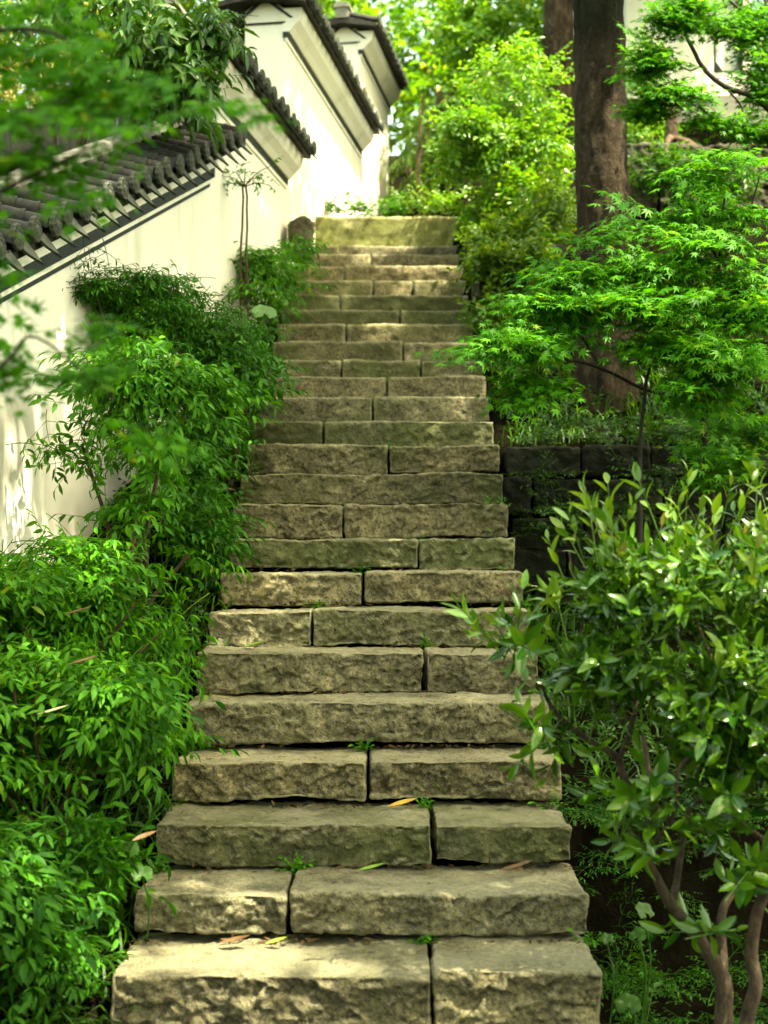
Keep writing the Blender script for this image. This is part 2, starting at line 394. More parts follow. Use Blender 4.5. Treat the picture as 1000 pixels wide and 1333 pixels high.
ORD = 'bottom second third fourth fifth sixth seventh eighth ninth tenth eleventh twelfth thirteenth fourteenth fifteenth sixteenth seventeenth eighteenth nineteenth twentieth twenty-first twenty-second twenty-third twenty-fourth'.split()
def step_label(k, joints, L, R, moss):
    o = ('bottom stone step' if k == 0 else ('topmost thin stone step under the pale block' if k == 23 else ORD[k] + ' stone step from the bottom'))
    if k == 0: return o + ' with sun flecks on its tread, joint right of the middle'
    if k == 23: return o
    if not joints: t = 'one unbroken slab without a joint'
    elif len(joints) == 2: t = 'made of three short blocks'
    else:
        f = (joints[0] - L) / (R - L)
        t = 'joint left of the middle' if f < 0.44 else ('joint right of the middle' if f > 0.56 else 'joint near the middle')
    return o + ', ' + t + (', moss on its face' if moss > .6 else '')

for k, (row, L, R, joints, moss, warm, lum) in enumerate(STEPS):
    d, z = DN[k], ZN[k]; zb = (ZN[k - 1] if k else z - 0.30) + (0.006 if k < 9 else 0.014)
    yb = (DN[k + 1] if k + 1 < len(DN) else d + 0.32) + 0.09
    xs = [(L - 500) * d / F] + [(j - 500) * d / F for j in joints] + [(R - 500) * d / F]
    lab = step_label(k, joints, L, R, moss)
    res = 0.0062 if k < 6 else (0.008 if k < 12 else (0.012 if k < 16 else 0.02))
    root = None
    if joints:
        root = thing('stone_step', lab, 'stone step', ((xs[0] + xs[-1]) / 2, d, zb), 'stone steps of the staircase')
    for j in range(len(xs) - 1):
        g0 = 0.004 + 0.004 * rs.rand() if j else 0; g1 = 0.004 + 0.004 * rs.rand() if j < len(xs) - 2 else 0
        dy = rs.uniform(-0.012, 0.012); dz = rs.uniform(-0.006, 0.006); zbb = zb + (0.012 if rs.rand() < .4 else 0.0)
        mb = MB(); hewn(mb, (xs[j] + g0, d + dy, zbb), (xs[j + 1] - g1, yb, z + dz), 0.009 if k < 4 else 0.008, res, seed=k * 5 + j + 1, chisel=(1.0 if k % 3 else 1.2) * (1 if k < 12 else .55), amp=1.0 if k < 12 else .7)
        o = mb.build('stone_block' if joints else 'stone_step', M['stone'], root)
        attrs(o, moss + rs.uniform(-.12, .12), warm + rs.uniform(-.1, .15), lum * rs.uniform(.86, 1.14))
        if not joints: tag(o, lab, 'stone step', 'stone steps of the staircase')

# pale cut stone that closes the stairs at the top
mb = MB(); p0 = U(404, 318, 11.2); p1 = U(598, 281, 11.2)
hewn(mb, (p0[0], 11.2, p0[2] - 0.15), (p1[0], 11.5, p1[2]), 0.012, 0.02, 401, 0.6, 0.3)
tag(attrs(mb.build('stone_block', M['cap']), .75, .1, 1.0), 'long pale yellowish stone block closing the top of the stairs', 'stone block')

# ------------------------------------------------------------------ white garden wall with tiled copings
def sweep(mb, prof, y0, y1, zl):
    """extrudes a convex (n, dz) profile along the wall from y0 to y1; zl(y) is the trim line"""
    n = len(prof); a = [wp(y0, q, zl(y0) + z) for q, z in prof]; b = [wp(y1, q, zl(y1) + z) for q, z in prof]
    mb.add(a + b, [(i, (i + 1) % n, n + (i + 1) % n, n + i) for i in range(n)])
    mb.add(a, [(0, i + 1, i) for i in range(1, n - 1)]); mb.add(b, [(0, i, i + 1) for i in range(1, n - 1)])
def rect(n0, n1, z0, z1): return [(n0, z0), (n1, z0), (n1, z1), (n0, z1)]

def cover_tile_mesh():
    mb = MB(); a = np.linspace(-0.15, np.pi + 0.15, 11)
    e0, e1 = np.array((0.185, 0.262)), np.array((-0.10, 0.338))
    for t in range(3):
        q0 = e0 + (e1 - e0) * t / 3; q1 = e0 + (e1 - e0) * (t + 1.12) / 3
        rings = []
        for q, r in ((q0, 0.039), (q0 * .92 + q1 * .08, 0.041), (q0 * .8 + q1 * .2, 0.036), (q1, 0.034)):
            rings.append(np.stack((np.full(11, q[0]), r * np.cos(a), q[1] + r * np.sin(a)), 1))
        v = np.concatenate(rings); i = np.arange(3)[:, None] * 11 + np.arange(10)[None]
        mb.add(v, np.stack((i, i + 11, i + 12, i + 1), -1).reshape(-1, 4))
    return mb
def end_disc(mb):
    a = np.linspace(0, 2 * np.pi, 49)[:-1]; r = 0.046 + 0.005 * np.abs(np.cos(a * 6))
    rings = [(0.185, r * 0.95), (0.199, r), (0.205, r * 0.88), (0.199, r * 0.76), (0.199, r * 0.45), (0.206, r * 0.33), (0.206, r * 0.02)]
    v = np.concatenate([np.stack((np.full(48, n), q * np.cos(a), 0.272 + q * np.sin(a)), 1) for n, q in rings])
    i = np.arange(len(rings) - 1)[:, None] * 48; j = np.arange(48)[None]; j2 = (j + 1) % 48
    mb.add(v, np.stack((i + j, i + j2, i + 48 + j2, i + 48 + j), -1).reshape(-1, 4))
    for k in range(8):
        b = k * np.pi / 4; c = np.array((0.204, 0.029 * math.cos(b), 0.272 + 0.029 * math.sin(b)))
        mb.add([c + (0, -.007, 0), c + (0, .007, 0), c + (0, 0, .008), c + (0, 0, -.008), c + (.006, 0, 0)], [(0, 4, 2), (4, 1, 2), (0, 3, 4), (4, 3, 1)])
def drip_mesh():
    mb = MB(); rows = []
    for t, w in ((0, .044), (.2, .046), (.45, .040), (.65, .030), (.85, .015), (1, .002)):
        n = 0.168 + 0.075 * t; z = 0.252 - 0.105 * t + 0.02 * t * t
        for s in (-1, -.5, 0, .5, 1): rows.append((n + 0.012 * (1 - s * s), w * s, z - 0.012 * (1 - s * s)))
    v = np.array(rows); i = np.arange(5)[:, None] * 5 + np.arange(4)[None]
    q = np.stack((i, i + 1, i + 6, i + 5), -1).reshape(-1, 4)
    v2 = v - np.array((0.011, 0, 0.004)); mb.add(v, q); mb.add(v2, q[:, ::-1])
    ed = [0, 5, 10, 15, 20, 25, 26, 27, 28, 29, 24, 19, 14, 9, 4]
    e = np.array([(a, b, b + 30, a + 30) for a, b in zip(ed[:-1], ed[1:])]); mb.add(np.concatenate((v, v2)), e)
    # the flat pan tile it belongs to
    mb.add([(.17, -.05, .243), (.17, .05, .243), (-.1, .05, .318), (-.1, -.05, .318)], [(0, 1, 2, 3)])
    return mb
_ct = cover_tile_mesh(); _dt = drip_mesh(); _ed = MB(); end_disc(_ed)
PROTO = {}
def tile(kind, parent, y, z, slope):
    """one roof tile of a coping, copied from the first of its kind"""
    if kind not in PROTO:
        src, mat = {'cover_tile': (_ct, M['tile']), 'tile_end': (_ed, M['disc']), 'drip_tile': (_dt, M['disc'])}[kind]
        o = src.build(kind, mat, None); PROTO[kind] = o
    else:
        o = PROTO[kind].copy(); C.objects.link(o)
    o.parent = parent; p = wp(y, 0, z) - root_loc(parent)
    o.location = p
    o.rotation_euler = (rs.uniform(-.03, .03) + math.atan(slope) * 0.6, rs.uniform(-.03, .03), math.atan2(WN[1], WN[0]) + rs.uniform(-.05, .05))
    return o

def wall_segment(label, y0, y1, z0, z1, kind, over0=0.12, over1=0.10):
    sl = (z1 - z0) / (y1 - y0); zl = lambda y: z0 + sl * (y - y0)
    g = thing('garden_wall', label, 'garden wall', wp((y0 + y1) / 2, -0.15, stair_z((y0 + y1) / 2) - 0.2), 'white garden wall sections climbing beside the stairs')
    mb = MB()
    a = [wp(y0, -.3, 0), wp(y0, 0, 0), wp(y1, 0, 0), wp(y1, -.3, 0)]
    lo = [stair_z(y0) - 0.8] * 2 + [stair_z(y1) - 0.8] * 2; hi = [zl(y0) + .20] * 2 + [zl(y1) + .20] * 2
    v = [(p[0], p[1], l) for p, l in zip(a, lo)] + [(p[0], p[1], h) for p, h in zip(a, hi)]
    mb.add(v, [(0,1,5,4),(1,2,6,5),(2,3,7,6),(3,0,4,7),(0,3,2,1)])
    if kind == 'level':                                   # gable tops of the wall ends
        sweep(mb, [(-.298, .2), (-.002, .2), (-.15, .315)], y0 + 0.001, y0 + 0.06, zl); sweep(mb, [(-.298, .2), (-.002, .2), (-.15, .315)], y1 - .06, y1 - 0.001, zl)
    mb.build('wall', M['plaster'], g, False)
    tr = MB(); co = MB()
    if kind == 'raked':
        sweep(tr, rect(-.02, .014, 0, .026), y0, y1 - .004, zl); sweep(co, rect(-.02, .024, .026, .054), y0, y1, zl)
        sweep(tr, rect(-.02, .040, .054, .118), y0, y1 + 0.008, zl); sweep(co, rect(-.02, .056, .118, .205), y0, y1 + 0.012, zl)
    else:
        sweep(co, rect(-.02, .010, -.03, 0), y0, y1 - .004, zl); sweep(tr, rect(-.02, .018, 0, .038), y0 - .006, y1, zl)
        sweep(co, [(-.02, .038), (.03, .038), (.06, .075), (.105, .115), (.125, .165), (.125, .205), (-.02, .205)], y0 - .01, y1 + .01, zl)
        for s in (0, 1):                                   # dark lines on the gable face
            q = [(-.15, .30), (-.15, .275), (.03, .135), (.06, .135)] if s else [(-.36, .135), (-.33, .135), (-.15, .275), (-.15, .30)]
            sweep(tr, q, y0 - .016, y0 + .005, zl)
        sweep(tr, rect(-.3, 0, .10, .112), y0 - .012, y0 + .004, zl)
    tr.build('dark_trim', M['dark'], g, False); co.build('cornice', M['plaster'], g, False)
    rf = MB(); e0, e1 = y0 - over0, y1 + over1
    sweep(rf, [(.168, .205), (.168, .236), (-.15, .325), (-.15, .255)], e0, e1, zl)
    sweep(rf, [(-.468, .205), (-.15, .255), (-.15, .325), (-.468, .236)], e0, e1, zl)
    rm = MB(); sweep(rm, [(-.215, .300), (-.085, .300), (-.095, .392), (-.205, .392)], e0 - .01, e1 + .01, zl)
    sweep(rm, [(-.225, .393), (-.075, .393), (-.085, .430), (-.15, .445), (-.215, .430)], e0 - .02, e1 + .02, zl)
    cp = rf.build('coping', M['tile'], g, False); rm.build('ridge_cap', M['ridge'], g, False)
    n = int((e1 - e0 - .1) / 0.158); st = (e1 - e0 - 0.1) / n
    for k in range(n + 1):
        y = e0 + 0.05 + st * k
        tile('cover_tile', cp, y, zl(y), sl); tile('tile_end', cp, y, zl(y), sl)
        if k < n: tile('drip_tile', cp, y + st / 2, zl(y + st / 2), sl)
    return g
zA = lambda px, py, d: CZ + (HY - py) * d / F
wall_segment('lowest white wall section under the sloping grey tile coping that climbs with the stairs', 3.4, 8.25, 3.468 - 0.425 * (8.25 - 3.4), 3.468, 'raked', .1, .22)
wall_segment('white wall section with level tiled coping just above the end of the sloping one', 8.25, 10.2, 4.0, 4.0, 'level', .35)
wall_segment('tall white wall section with level tiled coping left of the stair top', 10.2, 13.2, 5.06, 5.08, 'level')
wall_segment('farthest and highest white wall section with a small gable end', 13.2, 14.85, 6.02, 6.02, 'level', .12, .02)

# ------------------------------------------------------------------ leaves and sprays
def leaf(L, W, fold=0.18, droop=0.12, w1=0.75, w2=0.85):
    y = np.array((0, .28, .62, 1)) * L; z = -droop * L * np.array((0, .05, .4, 1))
    v = [(0, 0, 0)]
    for k, w in ((1, w1), (2, w2)):
        v += [(0, y[k], z[k]), (-W / 2 * w, y[k], z[k] + fold * W), (W / 2 * w, y[k], z[k] + fold * W)]
    v.append((0, y[3], z[3]))
    return np.array(v), np.array([(0,1,2),(0,3,1),(1,5,2),(1,4,5),(1,6,4),(1,3,6),(4,7,5),(4,6,7)])
def fine_leaf(L, W, droop=0.15, fold=0.2, curl=0.0):
    ts = np.array((0, .08, .22, .42, .62, .82, .94, 1)); ws = np.array((.05, .38, .8, 1, .92, .56, .2, .01)) * W / 2
    v = []
    for t, w in zip(ts, ws):
        z = -droop * L * t * t + curl * L * t
        v += [(-w, t * L, z + fold * w), (-w * .5, t * L, z + fold * w * .35), (0, t * L, z), (w * .5, t * L, z + fold * w * .35), (w, t * L, z + fold * w)]
    i = np.arange(len(ts) - 1)[:, None] * 5 + np.arange(4)[None]
    q = np.stack((i, i + 1, i + 6, i + 5), -1).reshape(-1, 4)
    return np.array(v), np.concatenate((q[:, (0, 1, 2)], q[:, (0, 2, 3)]))
def maple_leaf(S):
    ang = np.radians((-122, -80, -40, 0, 40, 80, 122)); ln = np.array((.36, .68, .92, 1.0, .92, .68, .36)) * S
    v = [(0, 0, 0)]; na = np.radians((-150, -101, -60, -20, 20, 60, 101, 150)); nl = np.array((.12, .25, .30, .33, .33, .30, .25, .12)) * S
    for a, r in zip(na, nl): v.append((r * math.sin(a), r * math.cos(a), 0.02 * S))
    for a, r in zip(ang, ln): v.append((r * math.sin(a), r * math.cos(a), -.16 * r))
    f = []
    for k in range(7): f += [(0, 9 + k, 1 + k), (0, 2 + k, 9 + k)]
    return np.array(v), np.array(f)
def frames(D, N):
    y = nrm(D); z = nrm(N - (N * y).sum(-1, keepdims=True) * y); x = np.cross(y, z)
    return np.stack((x, y, z), -1)
def stamp(t, Mx, P):
    v = np.einsum('nij,kj->nki', Mx, t[0]) + P[:, None, :]; K = len(t[0])
    f = t[1][None] + (np.arange(len(P)) * K)[:, None, None]
    return v.reshape(-1, 3), f.reshape(-1, 3)
def compose(leaves, tubes=()):
    """one spray template out of (template, position, direction, normal, scale) leaves and tubes"""
    V, Fc, k = [], [], 0
    for t, p, d, n, s in leaves:
        m = frames(np.array([d], float), np.array([n], float)) * s
        v, f = stamp(t, m, np.array([p], float)); V.append(v); Fc.append(f + k); k += len(v)
    mb = MB()
    for P, R in tubes: mb.tube(P, R, 3)
    for v in mb.v: V.append(v)
    for f in mb.f[4]:
        Fc.append(f[:, (0, 1, 2)] + k); Fc.append(f[:, (0, 2, 3)] + k)
    return np.concatenate(V), np.concatenate(Fc)
def dirv(az, el=0.0): return np.array((math.sin(az) * math.cos(el), math.cos(az) * math.cos(el), math.sin(el)))

def nandina_spray(r, s=1.0, ll=0.049, lw=0.0172):
    t = leaf(ll * s, lw * s, 0.2, 0.25); L = []; T = []
    R = 0.30 * s; zc = lambda y: -0.55 * y * y / R * .6
    ys = np.linspace(0, R, 6); T.append((np.stack((0 * ys, ys, zc(ys)), 1), np.linspace(.0022, .001, 6)))
    pins = [(0.28, 1, .15), (0.28, -1, .15), (0.55, 1, .13), (0.55, -1, .13), (0.80, 1, .08), (0.80, -1, .08), (1.0, 0, .10)]
    for f, sd, pl in pins:
        if r.rand() < .05: continue
        o = np.array((0, f * R, zc(f * R))); az = sd * (0.95 + r.uniform(-.2, .2)) + r.uniform(-.1, .1)
        pd = dirv(az, -0.25 + r.uniform(-.2, .25)); pl = pl * s * r.uniform(.85, 1.15)
        T.append((np.array((o, o + pd * pl)), (.0014, .0008)))
        spec = [(.42, 1), (.42, -1), (.74, 1), (.74, -1), (1.0, 0)] if pl > .06 * s else [(.5, 1), (.5, -1), (1, 0)]
        for g, s2 in spec:
            if r.rand() < .06: continue
            d = dirv(az + s2 * (0.85 + r.uniform(-.2, .2)), -.38 + r.uniform(-.35, .25))
            L.append((t, o + pd * pl * g, d, np.array((r.normal(0, .25), r.normal(0, .25), 1)), r.uniform(.72, 1.15)))
    return compose(L, T)
def maple_spray(r, S=0.043, n=5, R=0.30):
    t = maple_leaf(S); L = []; T = []
    def twig(o, az, ln, k):
        d = dirv(az, -.08); pts = np.array([o + d * ln * q + np.array((0, 0, -.10 * ln * q * q)) for q in (0, .5, 1)])
        T.append((pts, (.0016, .0012, .0008)))
        for i in range(k):
            q = (i + .8) / k; p = o + d * ln * q + np.array((0, 0, -.10 * ln * q * q))
            for s in (-1, 1) if i < k - 1 else (0,):
                a = az + s * (1.0 + r.uniform(-.35, .35)); pd = dirv(a, -.15 + r.uniform(-.2, .2))
                L.append((t, p + pd * .022, dirv(a + r.uniform(-.3, .3), -.30 + r.uniform(-.3, .3)), np.array((r.normal(0, .28), r.normal(0, .28), 1)), r.uniform(.65, 1.15)))
    twig(np.zeros(3), 0, R, n)
    for f, s in ((.25, 1), (.4, -1), (.6, 1)):
        twig(dirv(0, -.05) * R * f, s * r.uniform(.6, .9), R * r.uniform(.4, .55), 3)
    return compose(L, T)
def shoot(r, L0=0.062, W0=0.0235, n=8, ln=0.13, ang=0.95):
    ts = [fine_leaf(L0, W0, d, .25) for d in (.05, .2, .35)]; L = []
    for i in range(n):
        q = (i + 1) / n; az = i * 2.4 + r.uniform(-.4, .4); a = ang * (1.15 - .55 * q) + r.uniform(-.2, .2)
        d = np.array((math.cos(az) * math.sin(a), math.cos(a), math.sin(az) * math.sin(a)))
        out = np.array((math.cos(az), 0, math.sin(az)))
        L.append((ts[r.randint(3)], np.array((0, ln * q, 0)) + out * .003, d, np.array((0, 1, 0)) - .9 * out * math.cos(a) + np.array((0, .4, 0)), r.uniform(.7, 1.15) * (1.0 if q < .9 else .7)))
    return compose(L, [(np.array(((0, -.06, 0), (0, ln * .5, 0), (0, ln, 0))), (.0022, .0018, .0012))])
def leafy_twig(r, L0, W0, n, ln, droop=.3, ang=1.0):
    t = leaf(L0, W0, .2, .15); L = []
    for i in range(n):
        q = (i + 1) / n; s = 1 if i % 2 else -1
        d = dirv(s * (ang + r.uniform(-.3, .3)) * (1 - .5 * (q > .95)), -droop + r.uniform(-.35, .35))
        L.append((t, np.array((0, ln * q, -.25 * droop * ln * q * q)), d, np.array((r.normal(0, .35), r.normal(0, .35), 1)), r.uniform(.7, 1.2)))
    return compose(L, [(np.array(((0, -ln * .3, 0), (0, ln, -.25 * droop * ln))), (.002, .001))])

_r = np.random.RandomState(5)
TN = [nandina_spray(_r) for _ in range(8)]
TNs = [nandina_spray(_r, 0.8, .042, .013) for _ in range(6)]
TM = [maple_spray(_r) for _ in range(7)]
TMs = [maple_spray(_r, .034, 5, .24) for _ in range(5)]
TC = [shoot(_r) for _ in range(7)]
TCn = [shoot(_r, .055, .020, 5, .11, .6) for _ in range(4)]
TE = [leafy_twig(_r, .095, .030, 9, .22, .7, .9) for _ in range(6)]
TB = [leafy_twig(_r, .050, .026, 9, .20, .2) for _ in range(6)]
TW = [leafy_twig(_r, .075, .042, 10, .32, .25) for _ in range(6)]
TG = [leafy_twig(_r, .13, .075, 12, .5, .25) for _ in range(6)]
TH = [leafy_twig(_r, .06, .012, 16, .5, .9, .5) for _ in range(4)]

def scatter(mb, T, P, D, N, S):
    P = np.asarray(P); ch = rs.randint(len(T), size=len(P)); Mx = frames(D, N) * np.asarray(S)[:, None, None]
    for k in range(len(T)):
        i = np.where(ch == k)[0]
        if len(i): mb.add(*stamp(T[k], Mx[i], P[i]))
def rdir(n): return nrm(rs.normal(size=(n, 3)))
def blob(c, rad, n, rmin=0.5):
    u = rdir(n); rr = rs.uniform(rmin ** 2, 1, n)[:, None] ** .5
    return c + u * rad * rr, nrm(u / rad)
def fill(mb, T, blobs, dens, back=0.15, jit=0.5, upN=0.8, dz=(-.5, .45), lean=(0, 0, 0), rmin=.55, s=(.8, 1.15), gap=None):
    """sprays over the shells of ellipsoid blobs (centre, radii, count weight)"""
    for c, rad, w in blobs:
        n = int(dens * w * (1.75 if gap else 1)); p, o = blob(np.asarray(c), np.asarray(rad), n, rmin)
        if gap:
            kp = vn(p * np.array((1, 1, 2.2)) / gap, 77) > (.06 if gap > .15 else -.04); p, o = p[kp], o[kp]; n = len(p)
        D = nrm(o + jit * rs.normal(size=(n, 3)) + np.array(lean)); D[:, 2] = np.clip(D[:, 2], *dz); D = nrm(D)
        N = np.array((0, 0, upN)) + .5 * o + .25 * rs.normal(size=(n, 3))
        scatter(mb, T, p - D * back, D, N, rs.uniform(s[0], s[1], n))
def pb(px, py, d, rx, ry, rd=None, w=1.0):
    """a blob given where it shows: centre pixel, depth, half sizes in px (depth half size in m)"""
    return (U(px, py, d), np.array((rx * d / F, rd if rd else rx * d / F * .8, ry * d / F)), w)
def branch(mb, pts, n=5, seg=6, wob=0.0):
    """a bent branch through (px, py, d, radius) points"""
    P = np.array([(*U(a, b, c), r) for a, b, c, r in pts]); Q = smooth_path(P, n)
    if wob: Q[:, :3] += wob * np.stack([fbm(Q[:, :3] * 6 + k * 9.1, 2, k) for k in range(3)], 1)
    mb.tube(Q[:, :3], Q[:, 3], seg); return Q
def canes(mb, base, tops, r=0.007):
    for t in tops:
        b = np.asarray(base) + np.array((rs.uniform(-.08, .08), rs.uniform(-.08, .08), -.08)); m = (b + t) / 2 + np.array((rs.uniform(-.06, .06), rs.uniform(-.06, .06), .03))
        Q = smooth_path(np.array((b, m, t)), 5); mb.tube(Q, np.linspace(r, r * .55, len(Q)), 6)
def ground_under(px, d, dx=0.0):
    x = (px - 500) * d / F + dx; return np.array((x, d, gz(x, d)))

# ------------------------------------------------------------------ shrubs left of the stairs
def nandina(label, px, d, blobs, dens, T=TN, mat='nandina', ncane=6, cane_r=.007, lean=(.1, -.25, 0), name='nandina_shrub', s=(.65, 1.25), group='heavenly bamboo shrubs along the white wall'):
    b = ground_under(px, d); g = thing(name, label, 'shrub', b, group)
    f = MB(); fill(f, T, blobs, dens, .23, .55, .8, (-.45, .12), lean, .45, s, .20); f.build('foliage', M[mat], g)
    st = MB(); tops = []
    for c, rad, w in blobs:
        for _ in range(max(1, int(ncane * w / max(1, len(blobs)) + .5))): tops.append(c + rad * rs.uniform(-.5, .5, 3))
    canes(st, b, tops, cane_r); st.build('stem', M['cane'], g)
    return g
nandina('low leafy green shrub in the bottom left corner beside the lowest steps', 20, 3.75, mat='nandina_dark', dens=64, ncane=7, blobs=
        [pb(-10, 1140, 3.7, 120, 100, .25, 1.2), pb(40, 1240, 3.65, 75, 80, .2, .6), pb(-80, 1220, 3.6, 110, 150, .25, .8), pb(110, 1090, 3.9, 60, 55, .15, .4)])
nandina('dense bright green shrub left of the fifth and sixth steps', 70, 4.35,
        [pb(60, 900, 4.3, 170, 85, .35, 1.5), pb(160, 900, 4.35, 70, 70, .25, .8), pb(-60, 960, 4.2, 120, 110, .3, .8), pb(105, 985, 4.2, 70, 50, .2, .5)], 78, ncane=8)
nandina('broad bright green shrub against the wall left of the eighth step', 80, 5.0,
        [pb(60, 745, 4.9, 150, 75, .35, 1.4), pb(160, 790, 4.9, 85, 75, .3, 1.0), pb(20, 800, 4.7, 130, 70, .3, 1.0), pb(212, 820, 4.95, 40, 45, .2, .5)], 85, ncane=8)
nandina('tall airy shrub with bare brown canes showing below its yellowish green top', 165, 5.5,
        [pb(180, 480, 5.5, 100, 50, .25, .9), pb(95, 560, 5.4, 45, 35, .15, .3), pb(235, 505, 5.6, 55, 45, .2, .5), pb(175, 560, 5.4, 70, 35, .2, .5), pb(205, 655, 5.5, 60, 35, .2, .45), pb(245, 715, 5.5, 32, 35, .15, .35)], 72, ncane=9, cane_r=.011)
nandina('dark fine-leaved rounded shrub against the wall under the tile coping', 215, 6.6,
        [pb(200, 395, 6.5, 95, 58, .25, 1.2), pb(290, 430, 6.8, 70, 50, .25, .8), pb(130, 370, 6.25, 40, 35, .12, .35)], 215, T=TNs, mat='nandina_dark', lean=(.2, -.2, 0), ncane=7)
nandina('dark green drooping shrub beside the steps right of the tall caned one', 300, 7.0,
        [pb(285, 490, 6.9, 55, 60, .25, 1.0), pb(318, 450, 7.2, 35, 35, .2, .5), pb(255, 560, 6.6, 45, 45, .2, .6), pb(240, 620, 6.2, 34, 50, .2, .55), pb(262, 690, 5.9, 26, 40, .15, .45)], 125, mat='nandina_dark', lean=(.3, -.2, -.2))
nandina('small bright shrub at the wall foot beside the upper steps', 345, 9.0,
        [pb(345, 345, 9.0, 42, 38, .25, 1.0), pb(385, 320, 9.4, 28, 18, .15, .4), pb(335, 385, 8.7, 30, 25, .2, .4)], 75, ncane=4)

# thin bare sapling in front of the wall
b = ground_under(318, 8.6); g = thing('sapling', 'thin twin-stemmed sapling with few twigs before the white wall', 'sapling', b)
st = MB()
for dx in (-4, 5):
    Q = branch(st, [(318 + dx, 430, 8.6, .008), (317 + dx * .8, 330, 8.6, .007), (318 + dx * .5, 240, 8.6, .006)], 6, 6, .01)
tips = []
for a, l_, e in ((-.9, 34, .25), (.9, 44, .5), (.6, 30, .2), (-.6, 25, .6), (1.2, 38, -.1), (-1.3, 30, -.15), (.1, 22, .9)):
    x1, y1 = 318 + math.sin(a) * l_, 238 - l_ * e; Q = branch(st, [(318, 243, 8.6, .004), ((318 + x1) / 2, (240 + y1) / 2 - 3, 8.6, .003), (x1, y1, 8.6, .0015)], 4, 4); tips += [Q[-1, :3], Q[4, :3]]
st.build('stem', M['cane'], g); f = MB(); P = np.array(tips); P = np.repeat(P, 2, 0) + rs.normal(size=(len(P) * 2, 3)) * .02
D = rdir(len(P)); scatter(f, [leafy_twig(_r, .035, .016, 4, .06, .4)], P, D, np.tile((0, 0, 1.), (len(P), 1)), np.ones(len(P))); f.build('foliage', M['nandina'], g)

# ------------------------------------------------------------------ glossy bush right of the stairs
b = ground_under(950, 3.6, .02); g = thing('camellia_bush', 'glossy dark-leaved bush with forked brown trunk right of the lower steps', 'bush', b)
st = MB()
br = [
 [(946, 1420, 3.62, .026), (944, 1333, 3.62, .024), (941, 1272, 3.62, .021), (900, 1208, 3.6, .016), (876, 1180, 3.58, .014), (856, 1150, 3.55, .012), (840, 1108, 3.5, .010), (850, 1040, 3.5, .008), (838, 960, 3.48, .006)],
 [(941, 1268, 3.62, .016), (940, 1192, 3.66, .012), (956, 1160, 3.7, .010), (992, 1108, 3.7, .009), (1030, 1020, 3.7, .006)],
 [(975, 1420, 3.56, .024), (974, 1333, 3.56, .020), (984, 1285, 3.54, .018), (977, 1240, 3.54, .017), (988, 1180, 3.52, .015), (1010, 1130, 3.5, .012), (1040, 1000, 3.5, .009), (1030, 880, 3.5, .007)],
 [(876, 1180, 3.6, .010), (890, 1080, 3.66, .008), (904, 1044, 3.7, .008), (932, 1048, 3.7, .0075), (968, 1076, 3.7, .008), (1000, 1100, 3.68, .009)],
 [(890, 1085, 3.66, .008), (850, 1045, 3.7, .008), (812, 1010, 3.74, .009), (802, 988, 3.74, .010), (772, 968, 3.74, .008), (752, 952, 3.72, .007), (720, 924, 3.7, .006), (700, 880, 3.68, .004)],
 [(805, 990, 3.74, .008), (820, 952, 3.76, .007), (826, 908, 3.78, .006), (815, 840, 3.78, .004), (800, 770, 3.78, .003)],
 [(840, 1108, 3.5, .006), (880, 1060, 3.5, .005), (886, 1000, 3.5, .005), (920, 960, 3.52, .005), (930, 880, 3.54, .004), (900, 790, 3.56, .003)],
 [(826, 908, 3.78, .004), (870, 860, 3.75, .004), (890, 800, 3.7, .003), (880, 720, 3.7, .002)],
 [(968, 1076, 3.7, .005), (950, 980, 3.66, .005), (960, 900, 3.6, .004), (950, 800, 3.6, .003), (960, 700, 3.6, .002)],
 [(752, 952, 3.72, .004), (740, 880, 3.7, .003), (760, 800, 3.7, .003), (740, 720, 3.7, .002)]]
for q in br: branch(st, q, 9, 10, .006)
st.build('trunk', M['twig'], g)
f = MB(); B = [pb(900, 760, 3.65, 130, 75, .28, 1.5), pb(1000, 730, 3.65, 110, 85, .3, 1.3), pb(810, 760, 3.68, 75, 70, .2, .9), pb(1020, 880, 3.55, 110, 110, .28, 1.3), pb(900, 880, 3.6, 100, 60, .22, 1.1), pb(775, 860, 3.66, 65, 60, .14, .7), pb(1110, 820, 3.6, 110, 140, .3, 1.0), pb(1010, 990, 3.55, 90, 60, .2, .8), pb(930, 960, 3.6, 70, 50, .18, .6)]
fill(f, TC, B, 64, .11, .6, .3, (-.5, .95), (0, -.1, .55), .45, (.65, 1.02), .10)
B2 = [pb(705, 950, 3.6, 45, 30, .08, .25), pb(670, 840, 3.66, 40, 30, .1, .3), pb(840, 1050, 3.5, 60, 45, .12, .5), pb(850, 1100, 3.45, 25, 35, .08, .2), pb(930, 1060, 3.55, 60, 50, .15, .4), pb(960, 960, 3.5, 70, 60, .15, .6), pb(925, 1210, 3.5, 30, 30, .06, .15), pb(975, 1150, 3.48, 40, 30, .1, .2)]
fill(f, TC, B2, 26, .06, .7, .3, (-.7, .5), (-.2, -.3, -.1), .2, (.9, 1.25)); f.build('foliage', M['camellia'], g)
f = MB(); fill(f, TCn, [pb(890, 715, 3.65, 140, 70, .28, 1.2), pb(990, 690, 3.65, 110, 70, .3, 1.0), pb(800, 730, 3.68, 85, 70, .2, .8), pb(660, 825, 3.66, 40, 30, .1, .25), pb(960, 800, 3.5, 110, 90, .2, .7), pb(760, 840, 3.62, 60, 50, .14, .25)], 17, .02, .4, .2, (.1, 1.0), (0, -.1, 1.2), .6, (.75, 1.15)); f.build('young_shoots', M['new_leaf'], g)

